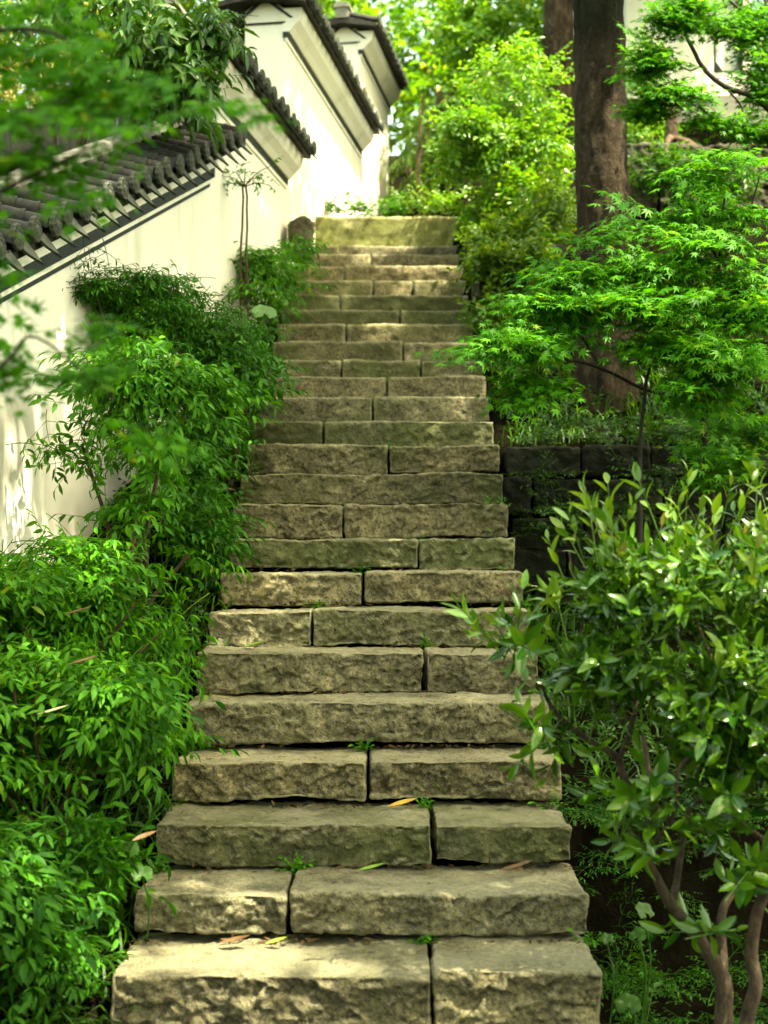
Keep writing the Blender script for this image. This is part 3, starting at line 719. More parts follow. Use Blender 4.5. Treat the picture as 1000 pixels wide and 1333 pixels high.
# ------------------------------------------------------------------ maples
def layered(f, layers, dens, T, s=(.8, 1.15), rd=None, back=.2, gap=.2):
    for px, py, d, rx, ry, w in layers:
        n = int(dens * w); rad = np.array((rx * d / F, rd or rx * d / F * .7, ry * d / F)); u = rdir(n) * rs.uniform(.15, 1, n)[:, None] ** .5
        P = U(px, py, d) + u * rad; kp = vn(P / np.array((gap, gap, gap * .35)), 31) > -.10; P, u = P[kp], u[kp]; n = len(P); out = u * np.array((1, 1, .2)); D = nrm(out + .45 * rs.normal(size=(n, 3)) * (1, 1, .25) + np.array((0, -.25, 0))); D[:, 2] = np.clip(D[:, 2], -.35, .12) - .06
        N = np.array((0, -.55, .9)) + .25 * rs.normal(size=(n, 3)); scatter(f, T, P - D * back, nrm(D), N, rs.uniform(s[0], s[1], n))
b = ground_under(925, 6.5); g = thing('maple_tree', 'young green maple spreading in layers before the big trunk, reaching over the steps', 'maple', b)
st = MB()
for q in ([(930, 800, 6.5, .020), (925, 640, 6.5, .018), (915, 520, 6.5, .015), (925, 430, 6.45, .012), (938, 330, 6.4, .009), (944, 260, 6.4, .006)],
          [(835, 800, 6.3, .012), (833, 600, 6.3, .010), (838, 520, 6.3, .008), (850, 470, 6.3, .006), (880, 420, 6.3, .004)],
          [(915, 520, 6.5, .010), (850, 510, 6.4, .008), (780, 480, 6.3, .007), (700, 460, 6.2, .005), (630, 450, 6.1, .003)],
          [(925, 430, 6.45, .008), (880, 380, 6.3, .006), (830, 340, 6.3, .005), (760, 330, 6.3, .003)],
          [(938, 345, 6.4, .007), (915, 300, 6.4, .005), (880, 260, 6.4, .003)], [(938, 345, 6.4, .006), (970, 290, 6.4, .005), (990, 230, 6.4, .003)],
          [(780, 480, 6.3, .005), (755, 430, 6.3, .004), (740, 380, 6.3, .003)]): branch(st, q, 5, 7, .006)
st.build('trunk', M['darkwood'], g)
f = MB(); layered(f, [(655, 445, 6.1, 68, 22, 1.0), (690, 500, 6.1, 52, 16, .5), (725, 400, 6.2, 62, 24, .9), (750, 355, 6.3, 50, 14, .4), (860, 270, 6.4, 85, 22, 1.0), (950, 220, 6.4, 80, 25, .9), (930, 320, 6.3, 95, 24, 1.1), (850, 345, 6.3, 75, 18, .7),
   (910, 400, 6.2, 100, 24, 1.2), (880, 450, 6.1, 75, 22, 1.1), (950, 470, 6.1, 90, 26, 1.0), (890, 510, 6.1, 80, 18, .6), (980, 380, 6.3, 60, 40, .7), (960, 560, 6.6, 70, 40, .5), (1060, 330, 6.4, 70, 90, .9), (745, 530, 6.2, 25, 12, .12), (930, 600, 6.4, 60, 30, .5), (800, 385, 6.2, 50, 14, .35), (960, 280, 6.3, 60, 20, .6), (800, 310, 6.4, 45, 14, .4)], 72, TM)
f.build('foliage', M['maple'], g)
b = ground_under(1120, 8.0); g = thing('maple_tree', 'maple reaching in from the right edge on a dark arching branch before the white building', 'maple', b)
st = MB()
for q in ([(1120, 620, 8.0, .05), (1100, 400, 8.0, .045), (1060, 230, 7.8, .03), (1000, 140, 7.6, .018), (945, 112, 7.5, .014), (915, 85, 7.5, .012), (892, 45, 7.5, .009), (868, 0, 7.5, .006), (860, -40, 7.5, .004)],
          [(1060, 230, 7.8, .02), (980, 172, 7.6, .010), (940, 160, 7.5, .008), (915, 145, 7.5, .006), (900, 125, 7.5, .004), (860, 90, 7.4, .002)],
          [(1090, 350, 8, .03), (1080, 150, 7.9, .02), (1020, 40, 7.8, .012), (960, 10, 7.7, .008), (930, -20, 7.7, .005)],
          [(915, 85, 7.5, .006), (895, 90, 7.5, .004), (860, 70, 7.4, .002)], [(945, 112, 7.5, .006), (965, 140, 7.5, .005), (968, 165, 7.5, .003)]): branch(st, q, 5, 7, .006)
st.build('trunk', M['darkwood'], g)
f = MB(); layered(f, [(865, 30, 7.4, 45, 30, .7), (850, 80, 7.4, 45, 22, .7), (880, 120, 7.4, 55, 18, .7), (940, 30, 7.6, 45, 18, .35), (900, 10, 7.4, 50, 22, .6), (990, 100, 7.6, 35, 60, .8), (1000, 170, 7.5, 50, 22, .6), (930, 155, 7.5, 40, 12, .3), (840, 140, 7.5, 30, 18, .4), (985, 30, 7.7, 30, 40, .5), (1100, 110, 7.7, 60, 100, .5)], 85, TMs, gap=.12)
f.build('foliage', M['maple'], g)
# maple close by on the left, out of focus
b = ground_under(-260, 2.3); g = thing('maple_tree', 'blurred maple sprays hanging close by over the tile coping at the upper left', 'maple', b)
st = MB()
for q in ([(-260, 1900, 2.3, .03), (-270, 1100, 2.3, .026), (-250, 500, 2.3, .02), (-220, 150, 2.3, .014), (-120, 60, 2.3, .008), (40, 40, 2.3, .004), (100, 60, 2.3, .002)],
          [(-250, 500, 2.3, .014), (-150, 330, 2.25, .008), (0, 250, 2.2, .004), (120, 190, 2.2, .002)], [(-262, 700, 2.3, .014), (-150, 560, 2.3, .008), (0, 480, 2.3, .004), (50, 440, 2.35, .0025), (150, 520, 2.4, .0015)],
          [(-240, 420, 2.3, .01), (-120, 200, 2.2, .006), (0, 150, 2.2, .003), (90, 130, 2.2, .0015)]): branch(st, q, 5, 6, .004)
st.build('trunk', M['darkwood'], g)
f = MB(); layered(f, [(40, 55, 2.3, 80, 14, .30), (20, 140, 2.2, 90, 12, .24), (150, 180, 2.2, 55, 10, .15), (40, 205, 2.25, 90, 12, .22), (250, 125, 2.3, 45, 6, .08), (10, 340, 2.3, 40, 30, .15), (100, 430, 2.4, 60, 20, .2), (140, 490, 2.4, 50, 18, .14), (10, 470, 2.4, 40, 30, .14), (-100, 200, 2.3, 80, 150, .6), (180, 560, 2.4, 25, 10, .05), (100, 110, 2.3, 70, 14, .3), (60, 20, 2.4, 70, 14, .3)], 58, TMs, (.55, .85), None, .08, .05)
f.build('foliage', M['maple'], g)

# ------------------------------------------------------------------ the big trunk; its unseen crown is shaped to shade the stairs
b = ground_under(786, 8.0); g = thing('large_tree', 'large straight brown tree trunk standing on the terrace right of the stairs', 'tree', b)
st = MB()
P = np.array([(786, 600, .30), (787, 570, .235), (787, 520, .185), (787, 440, .162), (787, 330, .156), (783, 200, .150), (781, 100, .143), (782, 0, .138), (784, -150, .13), (790, -300, .115)])
Q = smooth_path(np.array([(*U(a, c, 8.0), r) for a, c, r in P]), 22)
seg = 72; a = np.arange(seg) * 2 * np.pi / seg; V = []
for q in Q:
    V.append(np.stack((q[0] + q[3] * np.cos(a), q[1] + q[3] * np.sin(a), np.full(seg, q[2])), 1))
V = np.concatenate(V); ctr = np.repeat(Q[:, :3], seg, 0); o_ = nrm((V - ctr) * (1, 1, 0))
V = V + o_ * (0.018 * fbm(V * (7, 7, 3), 3, 3) + 0.010 * fbm(V * (34, 34, 9), 3, 4))[:, None]
i = np.arange(len(Q) - 1)[:, None] * seg; j = np.arange(seg)[None]; j2 = (j + 1) % seg
st.add(V, np.stack((i + j, i + j2, i + seg + j2, i + seg + j), -1).reshape(-1, 4))
top = Q[-1, :3]
crown_c = [((2.3, 8.7, 9.0), (2.2, 2.0, .9)), ((1.6, 7.4, 8.0), (1.3, 1.3, .6)), ((1.5, -1.2, 6.6), (2.0, 1.6, .9)), ((2.3, 4.0, 8.6), (2.2, 2.4, 1.0)), ((3.4, 2.2, 8.2), (2.0, 2.2, .9)), ((3.0, 6.2, 9.3), (2.2, 1.7, 1.0)), ((4.6, 4.4, 9.2), (1.8, 2.4, 1.0)), ((2.2, 1.0, 7.6), (1.8, 1.4, .7)), ((1.2, 2.6, 7.9), (1.3, 1.6, .7))]
for c, rad in crown_c:
    q = smooth_path(np.array([top - (0, 0, .3), top * .6 + np.array(c) * .4 + (0, 0, .5), np.array(c)]), 6); st.tube(q, np.linspace(.085, .02, len(q)), 7)
st.build('trunk', M['trunk'], g)
# gaps in the crown through which the sun reaches these spots
FLECKS = [(U(240, 1256, DN[0] + .06), .16), (U(320, 1256, DN[0] + .06), .16), (U(585, 1252, DN[0] + .08), .0), (U(70, 930, 4.1), .05), (U(10, 1090, 3.6), .07), (U(560, 368, DN[20]), .09), (U(520, 345, DN[21]), .04), (U(480, 425, DN[17]), .06), (U(430, 466, DN[15]), .04), (U(540, 448, DN[16]), .04), (U(790, 420, 6.2), .12), (U(900, 330, 6.3), .30), (U(680, 440, 6.1), .15), (U(930, 440, 6.1), .18), (U(900, 740, 3.6), .16), (U(990, 720, 3.6), .16), (U(800, 800, 3.6), .06), (U(960, 880, 3.5), .06), (U(60, 850, 4.2), .05), (U(100, 700, 4.9), .05), (U(870, 60, 7.4), .35), (U(870, 120, 7.4), .35), (U(960, 90, 7.6), .3), (U(660, 150, 10.7), .6), (U(620, 250, 10.6), .35), (U(690, 60, 10.8), .5), (U(530, 292, 11.2), .10), (U(170, 470, 5.5), .10), (U(180, 740, 4.8), .06)]
f = MB(); S3 = np.array(SUN)
for c, rad in crown_c:
    n = int(300 * rad[0] * rad[1] / 2.0); p, o = blob(np.array(c), np.array(rad), n, .2)
    keep = np.ones(n, bool)
    for q, r in FLECKS:
        w = p - q; t = (w @ S3)[:, None]; keep &= np.linalg.norm(w - t * S3, axis=1) > r + .18
    p, o = p[keep], o[keep]; D = nrm(o * (1, 1, .3) + .6 * rs.normal(size=p.shape)); scatter(f, TG, p - D * .2, D, np.array((0, 0, 1.)) + .35 * rs.normal(size=p.shape), rs.uniform(.8, 1.2, len(p)))
f.build('crown', M['mid'], g)

# ------------------------------------------------------------------ terrace walls, rocks, kerb
def rubble(name, label, x0, x1, y, z0, z1, courses, cat='stone wall', wmin=.16, wmax=.34, amp=2.2, yback=.25, moss=.5, lum=(.7, 1.1), yslope=0.0, chip=1.6):
    g = thing(name, label, cat, ((x0 + x1) / 2, y, z0)); hs = np.linspace(z0, z1, courses + 1); hs[1:-1] += rs.uniform(-.3, .3, courses - 1) * (z1 - z0) / courses; k = 0
    for c in range(courses):
        x = x0 - rs.uniform(0, .08)
        while x < x1:
            w = rs.uniform(wmin, wmax); mb = MB(); k += 1; yy = y + rs.uniform(-.02, .03) + yslope * (x - x0)
            hewn(mb, (x + .006, yy, hs[c] + rs.uniform(0, .012)), (min(x + w, x1 + .1) - .006, yy + yback, hs[c + 1] + rs.uniform(-.015, .02)), .012, .016, 900 + int(x * 37) + c * 13, amp * .6, chip)
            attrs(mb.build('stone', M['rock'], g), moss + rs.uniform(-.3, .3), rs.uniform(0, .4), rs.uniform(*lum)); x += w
    return g
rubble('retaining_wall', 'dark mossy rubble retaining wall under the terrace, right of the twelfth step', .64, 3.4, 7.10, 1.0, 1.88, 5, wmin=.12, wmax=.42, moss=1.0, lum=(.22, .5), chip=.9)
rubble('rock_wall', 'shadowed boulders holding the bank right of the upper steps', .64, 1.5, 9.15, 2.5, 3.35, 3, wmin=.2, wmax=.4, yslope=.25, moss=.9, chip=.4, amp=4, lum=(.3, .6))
rubble('rock_wall', 'grey brown rubble wall below the white building at the right', 1.75, 4.6, 11.3, 3.4, 4.63, 3, wmin=.35, wmax=.8, moss=.5, lum=(.8, 1.3), chip=.5, amp=3.5)
mb = MB(); p = U(390, 296, 10.1); hewn(mb, p + (-.09, -.08, -.25), p + (.10, .15, .07), .06, .02, 77, 2.5, .5); tag(attrs(mb.build('boulder', M['rock']), .2, .2, 1.2), 'rounded grey boulder at the wall foot by the stair top', 'boulder')

# ------------------------------------------------------------------ white building, upper right
d = 14.0; g = thing('white_building', 'white building with a dark-framed window behind the maple, upper right', 'building', (U(905, 165, d)[0], d, U(905, 165, d)[2]))
xl, xr = U(815, 0, d)[0], U(978, 0, d)[0]; zb, zt, zp = U(0, 165, d)[2], 9.0, U(0, 128, d)[2]
wx0, wx1, wz0, wz1 = U(929, 0, d)[0], U(968, 0, d)[0], U(0, 95, d)[2], U(0, -70, d)[2]
mb = MB()
for a_, b_ in (((xl, d, zp), (wx0, d + .3, zt)), ((wx1, d, zp), (xr, d + .3, zt)), ((wx0, d, zp), (wx1, d + .3, wz0)), ((wx0, d, wz1), (wx1, d + .3, zt)), ((xl, d + .3, zp), (xr, d + 4, zt))): mb.box(a_, b_)
mb.build('wall', M['plaster'], g, False)
mb = MB(); mb.box((U(880, 0, d)[0], d - .10, zb), (xr + .6, d + .28, zp - .002)); mb.build('plinth', M['plinth'], g, False)
mb = MB(); mb.box((xl - .3, d - .5, zt), (xr + .5, d + 4.4, zt + .15)); mb.build('roof', M['tile'], g, False)
t = .03; mb = MB(); mb.box((wx0, d + .02, wz0), (wx0 + t, d + .1, wz1)); mb.box((wx1 - t, d + .02, wz0), (wx1, d + .1, wz1)); mb.box((wx0 + t, d + .02, wz0), (wx1 - t, d + .1, wz0 + t)); mb.box((wx0 + t, d + .02, wz1 - t), (wx1 - t, d + .1, wz1))
for sx, x in ((1, wx0 + t), (-1, wx1 - t)):
    v = [(x, d + .021, wz0 + t), (x + sx * .07, d + .021, wz0 + t), (x, d + .021, wz0 + t + .09)]; mb.add(v + [(q[0], d + .098, q[2]) for q in v], [(0, 1, 4, 3), (1, 2, 5, 4), (2, 0, 3, 5)]); mb.add(v, [(0, 1, 2)])
w_ = mb.build('window', M['dark'], g, False)
mb = MB(); mb.box((wx0 + .005, d + .08, wz0 + .005), (wx1 - .005, d + .12, wz1 - .005)); mb.build('pane', M['pane'], w_, False)
# dark plank fence behind the low wall
mb = MB(); P0, P1 = U(-120, 250, 9.2), U(215, 160, 9.6); n = 26
g = thing('plank_fence', 'dark weathered plank fence behind the sloping tile coping', 'fence', ((P0[0] + P1[0]) / 2, 9.4, P0[2] - 1.5))
for k in range(n):
    a_, b_ = P0 + (P1 - P0) * k / n, P0 + (P1 - P0) * (k + .94) / n; mb.box((a_[0], a_[1], a_[2] - 1.6), (b_[0], a_[1] + .03, a_[2] + .36 + rs.uniform(-.02, .02)))
mb.build('boards', M['plank'], g, False)
mb = MB(); mb.box((P0[0], 9.62, P0[2] - .3), (P1[0], 9.66, P0[2] - .2)); mb.build('rail', M['plank'], g, False)

# ------------------------------------------------------------------ trees and shrubs behind
def tree(name, label, cat, px, d, blobs, dens, T, mat, trunk_top, r=.05, group=None, wood='bark', s=(.8, 1.2), back=.1, dz=(-.5, .5), rmin=.35, jit=.8):
    b = ground_under(px, d); g = thing(name, label, cat, b, group); st = MB(); top = U(*trunk_top)
    q = smooth_path(np.array((b - (0, 0, .2), b * .5 + top * .5 + (rs.uniform(-.06, .06), 0, 0), top)), 6); st.tube(q, np.linspace(r, r * .5, len(q)), 8)
    for c, rad, w in blobs:
        q2 = smooth_path(np.array((q[len(q) // 2], (q[len(q) // 2] + c) / 2 + (0, 0, .1), np.asarray(c))), 5); st.tube(q2, np.linspace(r * .5, r * .12, len(q2)), 5)
    st.build('trunk' if cat == 'tree' else 'stem', M[wood], g)
    f = MB(); fill(f, T, blobs, dens, back, jit, .8, dz, (0, -.2, .1), rmin, s); f.build('crown' if cat == 'tree' else 'foliage', M[mat], g); return g
tree('broadleaf_shrub', 'sunlit yellow-green shrub filling the space right of the stair top', 'shrub', 665, 10.9,
     [pb(670, 110, 10.8, 70, 60, .45, 1.1), pb(640, 190, 10.6, 60, 45, .4, .9), pb(700, 190, 10.8, 50, 60, .4, .8), pb(605, 165, 10.4, 45, 16, .2, .6), pb(590, 215, 10.6, 30, 25, .2, .3), pb(680, 265, 10.6, 60, 40, .4, .8), pb(630, 285, 10.7, 40, 35, .25, .5)], 230, TB, 'bright', (670, 120, 10.8), .03)
tree('broadleaf_shrub', 'dim green shrub under the sunlit one, above the boulders', 'shrub', 655, 9.9, [pb(640, 310, 9.8, 38, 22, .2, .5), pb(700, 320, 9.9, 45, 40, .3, .8), pb(720, 270, 10.0, 35, 40, .3, .6), pb(645, 350, 9.4, 35, 22, .2, .5), pb(700, 380, 9.2, 50, 35, .25, .7), pb(640, 410, 9.0, 25, 25, .15, .4), pb(640, 345, 9.05, 30, 25, .08, .4), pb(690, 340, 9.05, 40, 25, .08, .5)], 190, TB, 'mid', (690, 300, 9.9), .02)
tree('small_tree', 'slender tree with forked trunk beyond the stair top', 'tree', 573, 14.0,
     [pb(622, 60, 14.2, 45, 50, .5, 1.0), pb(630, 20, 14.5, 60, 50, .7, 1.0), pb(625, 130, 13.8, 35, 28, .3, .5)], 190, TW, 'bright', (574, 120, 14.0), .07)
tree('weeping_shrub', 'drooping dull green fronds beside the end of the white wall', 'shrub', 552, 13.4, [pb(572, 150, 14.0, 22, 35, .2, .6), pb(560, 195, 13.8, 24, 40, .2, .8), pb(562, 240, 13.8, 20, 22, .2, .4)], 130, TH, 'mid', (552, 120, 13.4), .02, dz=(-1.0, -.35), jit=.5)
tree('background_tree', 'second thick trunk partly hidden by the big one, top centre', 'tree', 722, 13.5, [pb(900, -200, 13.5, 120, 80, 1.2, 1.3), pb(800, -220, 13.5, 80, 60, 1.0, .8)], 160, TG, 'mid', (722, -120, 13.5), .19, wood='trunk')
for k, (px, d, bl, mat, lab) in enumerate([
    (500, 18.5, [pb(490, 40, 18.5, 100, 90, 1.0, 1.3), pb(600, 130, 17.5, 70, 70, .8, 1.0)], 'bright', 'leafy tree behind the farthest wall section'),
    (600, 19, [pb(600, 100, 19, 120, 110, 1.5, 1.6), pb(660, -20, 19, 110, 90, 1.5, 1.3)], 'bright', 'green tree filling the gap behind the slender tree'),
    (720, 20, [pb(740, 60, 20, 110, 120, 1.5, 1.6), pb(700, 190, 18, 90, 70, 1.2, 1.0)], 'deep', 'dark tree behind the two trunks at top centre'),
    (840, 12.8, [pb(840, 110, 12.6, 35, 60, .35, .5), pb(838, 190, 12.4, 38, 38, .3, .5)], 'bright', 'yellow-green sapling just right of the big trunk'),
    (1020, 13, [pb(1010, 60, 13, 45, 90, .5, .8), pb(1040, 170, 12.5, 70, 60, .5, .7), pb(990, -20, 13, 50, 60, .5, .6)], 'deep', 'dark tree beside the white building at the right edge'),
    (60, 16, [pb(40, 40, 16, 170, 110, 1.5, 1.6), pb(190, -20, 17, 140, 100, 1.5, 1.2)], 'bright', 'sunlit tree far behind the plank fence at the upper left'),
    (280, 17, [pb(270, -30, 17, 120, 110, 1.4, 1.3), pb(370, -60, 17.5, 100, 90, 1.4, 1.0)], 'mid', 'tree crown showing above the level wall copings'),
    (530, 25, [pb(520, 0, 25, 120, 150, 2, 2.2), pb(420, -60, 25, 90, 120, 2, 1.4), pb(640, 40, 25, 90, 150, 2, 1.6)], 'mid', 'tall tree farthest back above the stair top'),
    (880, 11.9, [pb(865, 222, 11.0, 45, 28, .2, .5), pb(940, 235, 11.0, 50, 25, .2, .5)], 'deep', 'low dark tree before the rubble wall under the building'),
    (900, 22, [pb(860, -20, 20, 160, 130, 2, 1.6), pb(1000, 40, 22, 160, 150, 2, 1.6)], 'mid', 'tree crown rising behind the white building')]):
    tree('background_tree', lab, 'tree', px, d, bl, 95 if d > 15 else 190, TG if d > 15 else TB, mat, (px, bl[0][0][2] and 120, d), .08, s=(.8, 1.25))
# beyond the low wall
tree('yellow_shrub', 'sunlit yellow shrub behind the plank fence at the upper left', 'shrub', 80, 10.4, [pb(60, 110, 10.4, 120, 55, .5, 1.3), pb(170, 120, 10.6, 70, 45, .4, .8), pb(-60, 100, 10.4, 90, 80, .4, .7), pb(110, 40, 10.8, 130, 50, .5, 1.0)], 150, TB, 'yellowish', (80, 120, 10.4), .03)
tree('evergreen_tree', 'glossy long-leaved branch hanging over the wall at the upper left', 'tree', 60, 7.7,
     [pb(200, 60, 7.2, 95, 50, .35, 1.2), pb(240, 110, 7.1, 50, 35, .25, .7), pb(150, 20, 7.4, 110, 45, .4, 1.0), pb(275, 40, 7.2, 40, 35, .25, .45), pb(200, 125, 7.1, 40, 25, .2, .35), pb(40, 30, 7.6, 90, 60, .4, .8)], 78, TE, 'evergreen', (120, 60, 7.5), .028, dz=(-.95, .1), rmin=.2, back=.12)

# unseen wood added behind the camera to keep low sky light off the risers
mb = MB(); n = 2600
az = rs.uniform(math.radians(95), math.radians(265), n); rr = rs.uniform(4.5, 9, n); zz = rs.uniform(0.2, 7.5, n)
P = np.stack((rr * np.sin(az), rr * np.cos(az), zz), 1); D = rdir(n) * (1, 1, .4)
scatter(mb, TG, P, D, np.array((0, 0, 1.)) + .5 * rs.normal(size=(n, 3)), rs.uniform(.9, 1.5, n)); tag(mb.build('shade_wood', M['deep']), 'unseen wood added behind the camera to shade the stairs', 'wood', kind='stuff')

# ------------------------------------------------------------------ small growth
def grass_at(mb, P, h, n, spread=.05):
    for p in P:
        m = n; az = rs.uniform(0, 2 * np.pi, m); H = h * rs.uniform(.5, 1.2, m); o = p + np.stack((rs.normal(0, spread, m), rs.normal(0, spread, m), np.full(m, -.02)), 1)
        out = np.stack((np.cos(az), np.sin(az), 0 * az), 1); sd = np.stack((-np.sin(az), np.cos(az), 0 * az), 1); V = []
        for t, w in ((0, .0035), (.35, .004), (.7, .003), (1, .0004)):
            c = o + out * (H * .75 * t * t)[:, None] + np.array((0, 0, 1.)) * (H * (t - .42 * t * t * t))[:, None]; V += [c - sd * w, c + sd * w]
        v = np.stack(V, 1).reshape(-1, 3); base = np.arange(m)[:, None] * 8
        mb.add(v, np.concatenate([base + np.array((2 * k, 2 * k + 1, 2 * k + 3, 2 * k + 2))[None] for k in range(3)]))
mb = MB(); P = []
for y in np.arange(3.5, 10.6, .09):
    k = np.searchsorted(DN, y)
    for _ in range(2): x = -.72 - abs(rs.normal(0, .12)); P.append((x, y, gz(x, y)))
    x = .68 + abs(rs.normal(0, .10))
    if y > 5 or rs.rand() < .1: P.append((x, y, gz(x, y)))
for _ in range(70): x, y = rs.uniform(.7, 2.2), rs.uniform(7.35, 8.6); P.append((x, y, gz(x, y)))
for _ in range(60): x, y = rs.uniform(.7, 1.8), rs.uniform(4.7, 6.8); P.append((x, y, gz(x, y)))
grass_at(mb, np.array(P), .17, 16); tag(mb.build('grass', M['grass']), 'grass blades growing along both sides of the stairs', 'grass', kind='stuff')
mb = MB(); n = 1500; x = np.concatenate((rs.uniform(-1.3, -.72, n), rs.uniform(.66, 2.4, n), rs.uniform(-2, 3, n // 2))); y = np.concatenate((rs.uniform(3.2, 11, n), rs.uniform(3.2, 10.5, n), rs.uniform(11.6, 14, n // 2)))
kp = (x < .6) | (y > 4.7) | (rs.rand(len(x)) < .15); x, y = x[kp], y[kp]; P = np.stack((x, y, ground_z(x, y) + .03), 1); D = nrm(np.stack((rs.normal(size=len(x)), rs.normal(size=len(x)), np.full(len(x), .35)), 1))
scatter(mb, [leafy_twig(_r, .035, .018, 6, .10, .2) for _ in range(4)], P, D, np.tile((0, 0, 1.), (len(P), 1)), rs.uniform(.7, 1.3, len(P)))
tag(mb.build('undergrowth', M['deep']), 'low leafy ground cover on the dark soil beside the stairs', 'ground cover', kind='stuff')
mb = MB(); n = 380; x = .66 + 1.5 * rs.rand(n) ** 1.8; y = np.where(rs.rand(n) < .5, rs.uniform(3.2, 4.5, n), rs.uniform(4.42, 4.75, n)); P = np.stack((x, y, ground_z(x, y) + .02), 1)
D = nrm(np.stack((rs.normal(size=n), rs.normal(size=n) - .6, np.full(n, .5)), 1)); scatter(mb, TNs, P, D, np.tile((0, -.3, 1.), (n, 1)), rs.uniform(.3, .6, n))
tag(mb.build('bank_plants', M['nandina_dark']), 'dark low growth on the bank under the glossy bush', 'ground cover', kind='stuff')
mb = MB(); P = []; V0 = fine_leaf(.035, .013, -.2, .5, .1)
for k in range(len(DN) - 1):
    x0, x1 = (STEPS[k + 1][1] - 500) * DN[k + 1] / F, (STEPS[k + 1][2] - 500) * DN[k + 1] / F
    for _ in range(60):
        u = rs.beta(.4, .4) if rs.rand() < .6 else rs.normal(.35 + .3 * (k % 2), .07); P.append((x0 + (x1 - x0) * u, DN[k + 1] - abs(rs.normal(0, .02)) - .012, ZN[k] + .006))
P = np.array(P); n = len(P); scatter(mb, [V0], P, nrm(rs.normal(size=(n, 3)) * (1, 1, .15)), np.array((0, 0, 1.)) + .5 * rs.normal(size=(n, 3)), rs.uniform(.25, 1.0, n))
mw = MB(); W_ = []
for k in range(len(DN) - 1):
    for j in STEPS[k][3] + (STEPS[k][1] + 6, STEPS[k][2] - 6):
        for _ in range(3):
            if rs.rand() < .55: W_.append(((j - 500) * DN[k] / F + rs.normal(0, .02), DN[k + 1] - .015, ZN[k] - .004))
W_ = np.repeat(np.array(W_), 5, 0); n2 = len(W_); scatter(mw, [leafy_twig(_r, .018, .009, 5, .04, .2) for _ in range(4)], W_ + rs.normal(0, .008, (n2, 3)) * (1, .3, 0), nrm(rs.normal(size=(n2, 3)) * (1, .5, .3) + np.array((0, -.3, .8))), np.tile((0, -.4, 1.), (n2, 1)), rs.uniform(.5, 1.2, n2))
tag(mw.build('joint_weeds', M['nandina']), 'tiny weeds sprouting from the joints of the steps', 'weeds', kind='stuff')
tag(mb.build('leaf_litter', M['litter']), 'small dry leaf litter and crumbs in the corners of the steps', 'litter', kind='stuff')
# plants on the pale block
def clump(label, pts, mat, T=TB, n=40, h=.1, cat='plant', name='low_plant'):
    c = np.mean(pts, 0); g = thing(name, label, cat, c - (0, 0, .08)); f = MB(); P = np.repeat(np.array(pts), n, 0) + rs.normal(size=(len(pts) * n, 3)) * (.07, .06, .03)
    D = nrm(rs.normal(size=P.shape) * (1, 1, .4) + np.array((0, 0, .7))); scatter(f, T, P, D, np.tile((0, -.3, 1.), (len(P), 1)), rs.uniform(.5, .9, len(P))); f.build('foliage', M[mat], g); return g
clump('row of dark leafy plants along the left of the pale top block', [U(q, 276, 11.62) for q in range(435, 520, 14)], 'nandina_dark', n=14)
clump('tuft of grassy green growth on the middle of the pale top block', [U(q, 272, 11.65) for q in range(525, 565, 12)], 'mid', n=16)
clump('pale sunlit leafy tuft at the right end of the pale top block', [U(q, 268, 11.7) for q in range(570, 620, 12)], 'bright', n=14)
clump('low fern-like growth along the top of the mossy retaining wall', [np.array((q, 7.25, 1.93)) for q in np.arange(.85, 2.4, .11)], 'deep', TMs, 7)
clump('small ferns rooted in the face of the mossy retaining wall', [np.array((q, 7.04, 1.2 + .5 * rs.rand())) for q in np.arange(.75, 2.4, .07)], 'deep', TNs, 7)
# round-leaved plants
def round_plant(label, spots, mat='round'):
    g = thing('round_leaf_plant', label, 'plant', ground_under(spots[0][0], spots[0][2]))
    for px, py, d, r in spots:
        c = U(px, py, d); b_ = ground_under(px, d); q = smooth_path(np.array((b_, (b_ + c) / 2 + (.02, 0, .03), c)), 4)
        st = MB(); st.tube(q, .0025, 5); st.build('stalk', M['grass'], g); f = MB()
        a = np.linspace(-2.75, 2.75, 25); R = r * (1 - .18 * (np.abs(a) > 2.5)) * (1 + .03 * np.sin(a * 9)); N = nrm(np.array((rs.normal(0, .3), -.75, .8))); x = nrm(np.cross(N, (0, 0, 1))); yv = np.cross(N, x)
        V = [c] + [c + x * rr * math.sin(t) * .5 - yv * rr * math.cos(t) * .5 + N * .01 for t, rr in zip(a, R)] + [c + x * rr * math.sin(t) - yv * rr * math.cos(t) + N * (.008 + .004 * math.sin(t * 5)) for t, rr in zip(a, R)]
        f.add(np.array(V), np.array([(0, 1 + k, 2 + k) for k in range(24)])); f.f[4].append(np.array([(1 + k, 26 + k, 27 + k, 2 + k) for k in range(24)]))
        f.build('leaf_blade', M[mat], g)
round_plant('round-leaved plant by the left end of the ninth step', [(284, 706, 5.9, .028), (262, 740, 5.8, .03), (240, 690, 6.0, .045)])
round_plant('round-leaved plant among the canes of the tall shrub', [(212, 640, 5.9, .06), (190, 600, 6.0, .05), (235, 610, 6.1, .055)])
round_plant('round-leaved plant beside the seventeenth step', [(344, 408, 8.3, .075), (310, 458, 7.7, .07), (365, 396, 8.7, .05)])
round_plant('round-leaved weed beside the third step, left side', [(125, 1078, 4.0, .04), (165, 1108, 4.0, .035), (185, 1140, 3.9, .03)])
round_plant('round-leaved weed in the dark beside the lowest steps, right side', [(838, 1188, 4.1, .03), (832, 1220, 4.0, .025), (818, 1310, 3.9, .035), (790, 1225, 3.95, .02)], 'deep')

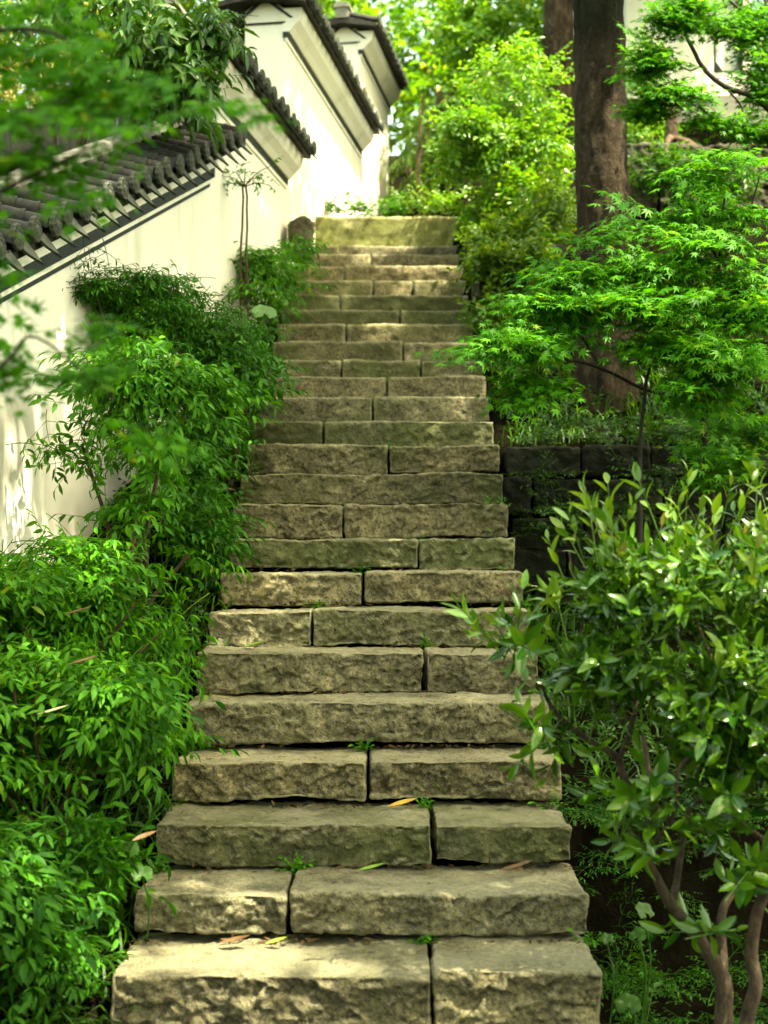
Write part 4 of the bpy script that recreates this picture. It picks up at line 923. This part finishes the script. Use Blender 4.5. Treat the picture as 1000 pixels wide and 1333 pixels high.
# ------------------------------------------------------------------ fallen leaves
def fallen(label, px, py, d, L, W, az, mat, dz=0.0, curl=.2):
    v, f = fine_leaf(L, W, -.25, .5, curl * .3); m = frames(np.array([dirv(az)]), np.array([(0, -.2, 1.)])); q, f = stamp((v, f), m, np.zeros((1, 3)))
    c = U(px, py, d); mb = MB(); mb.add(q, f); o = mb.build('fallen_leaf', M[mat]); o.location = c + np.array((0, 0, dz)); tag(o, label, 'leaf', 'fallen leaves')
def on_step(k, px, dy): return (px - 500) * (DN[k] + dy) / F, DN[k] + dy, ZN[k] + .004
def fallen_on(label, k, px, dy, L, W, az, mat):
    x, y, z = on_step(k, px, dy); v, f = fine_leaf(L, W, -.3, .6); m = frames(np.array([dirv(az)]), np.array([(0, -.25, 1.)])); q, f = stamp((v, f), m, np.zeros((1, 3)))
    mb = MB(); mb.add(q, f); o = mb.build('fallen_leaf', M[mat]); o.location = (x, y, z + .006); tag(o, label, 'leaf', 'fallen leaves')
fallen_on('curled yellow leaf on the third step below the joint', 2, 505, .25, .095, .03, 1.5, 'yleaf')
fallen_on('green leaf lying on the sixth step near its left end', 5, 318, .20, .075, .026, 1.5, 'gleaf')
fallen_on('brown leaf on the second step towards its right end', 1, 650, .24, .10, .022, 1.45, 'bleaf')
fallen_on('yellowish leaf on the second step left of its middle', 1, 465, .24, .085, .02, 1.6, 'gleaf')
fallen_on('brown leaf on the bottom step at the foot of the second', 0, 285, .26, .09, .024, 1.7, 'bleaf')
fallen_on('small green leaf on the bottom step near the joint of the second', 0, 345, .25, .06, .018, 1.4, 'gleaf')
fallen('dry brown leaf caught in the shrub left of the seventh step', 85, 800, 4.55, .085, .025, 1.2, 'bleaf')
fallen('dry brown leaf caught in the shrub left of the sixth step', 90, 865, 3.95, .08, .025, 1.4, 'bleaf')
fallen('reddish brown leaf caught among the leaves left of the third step', 172, 1095, 3.75, .07, .025, 1.0, 'bleaf')
fallen('pale dead leaf lying on the shrub left of the fifth step', 48, 930, 3.95, .09, .022, 1.5, 'paleleaf')
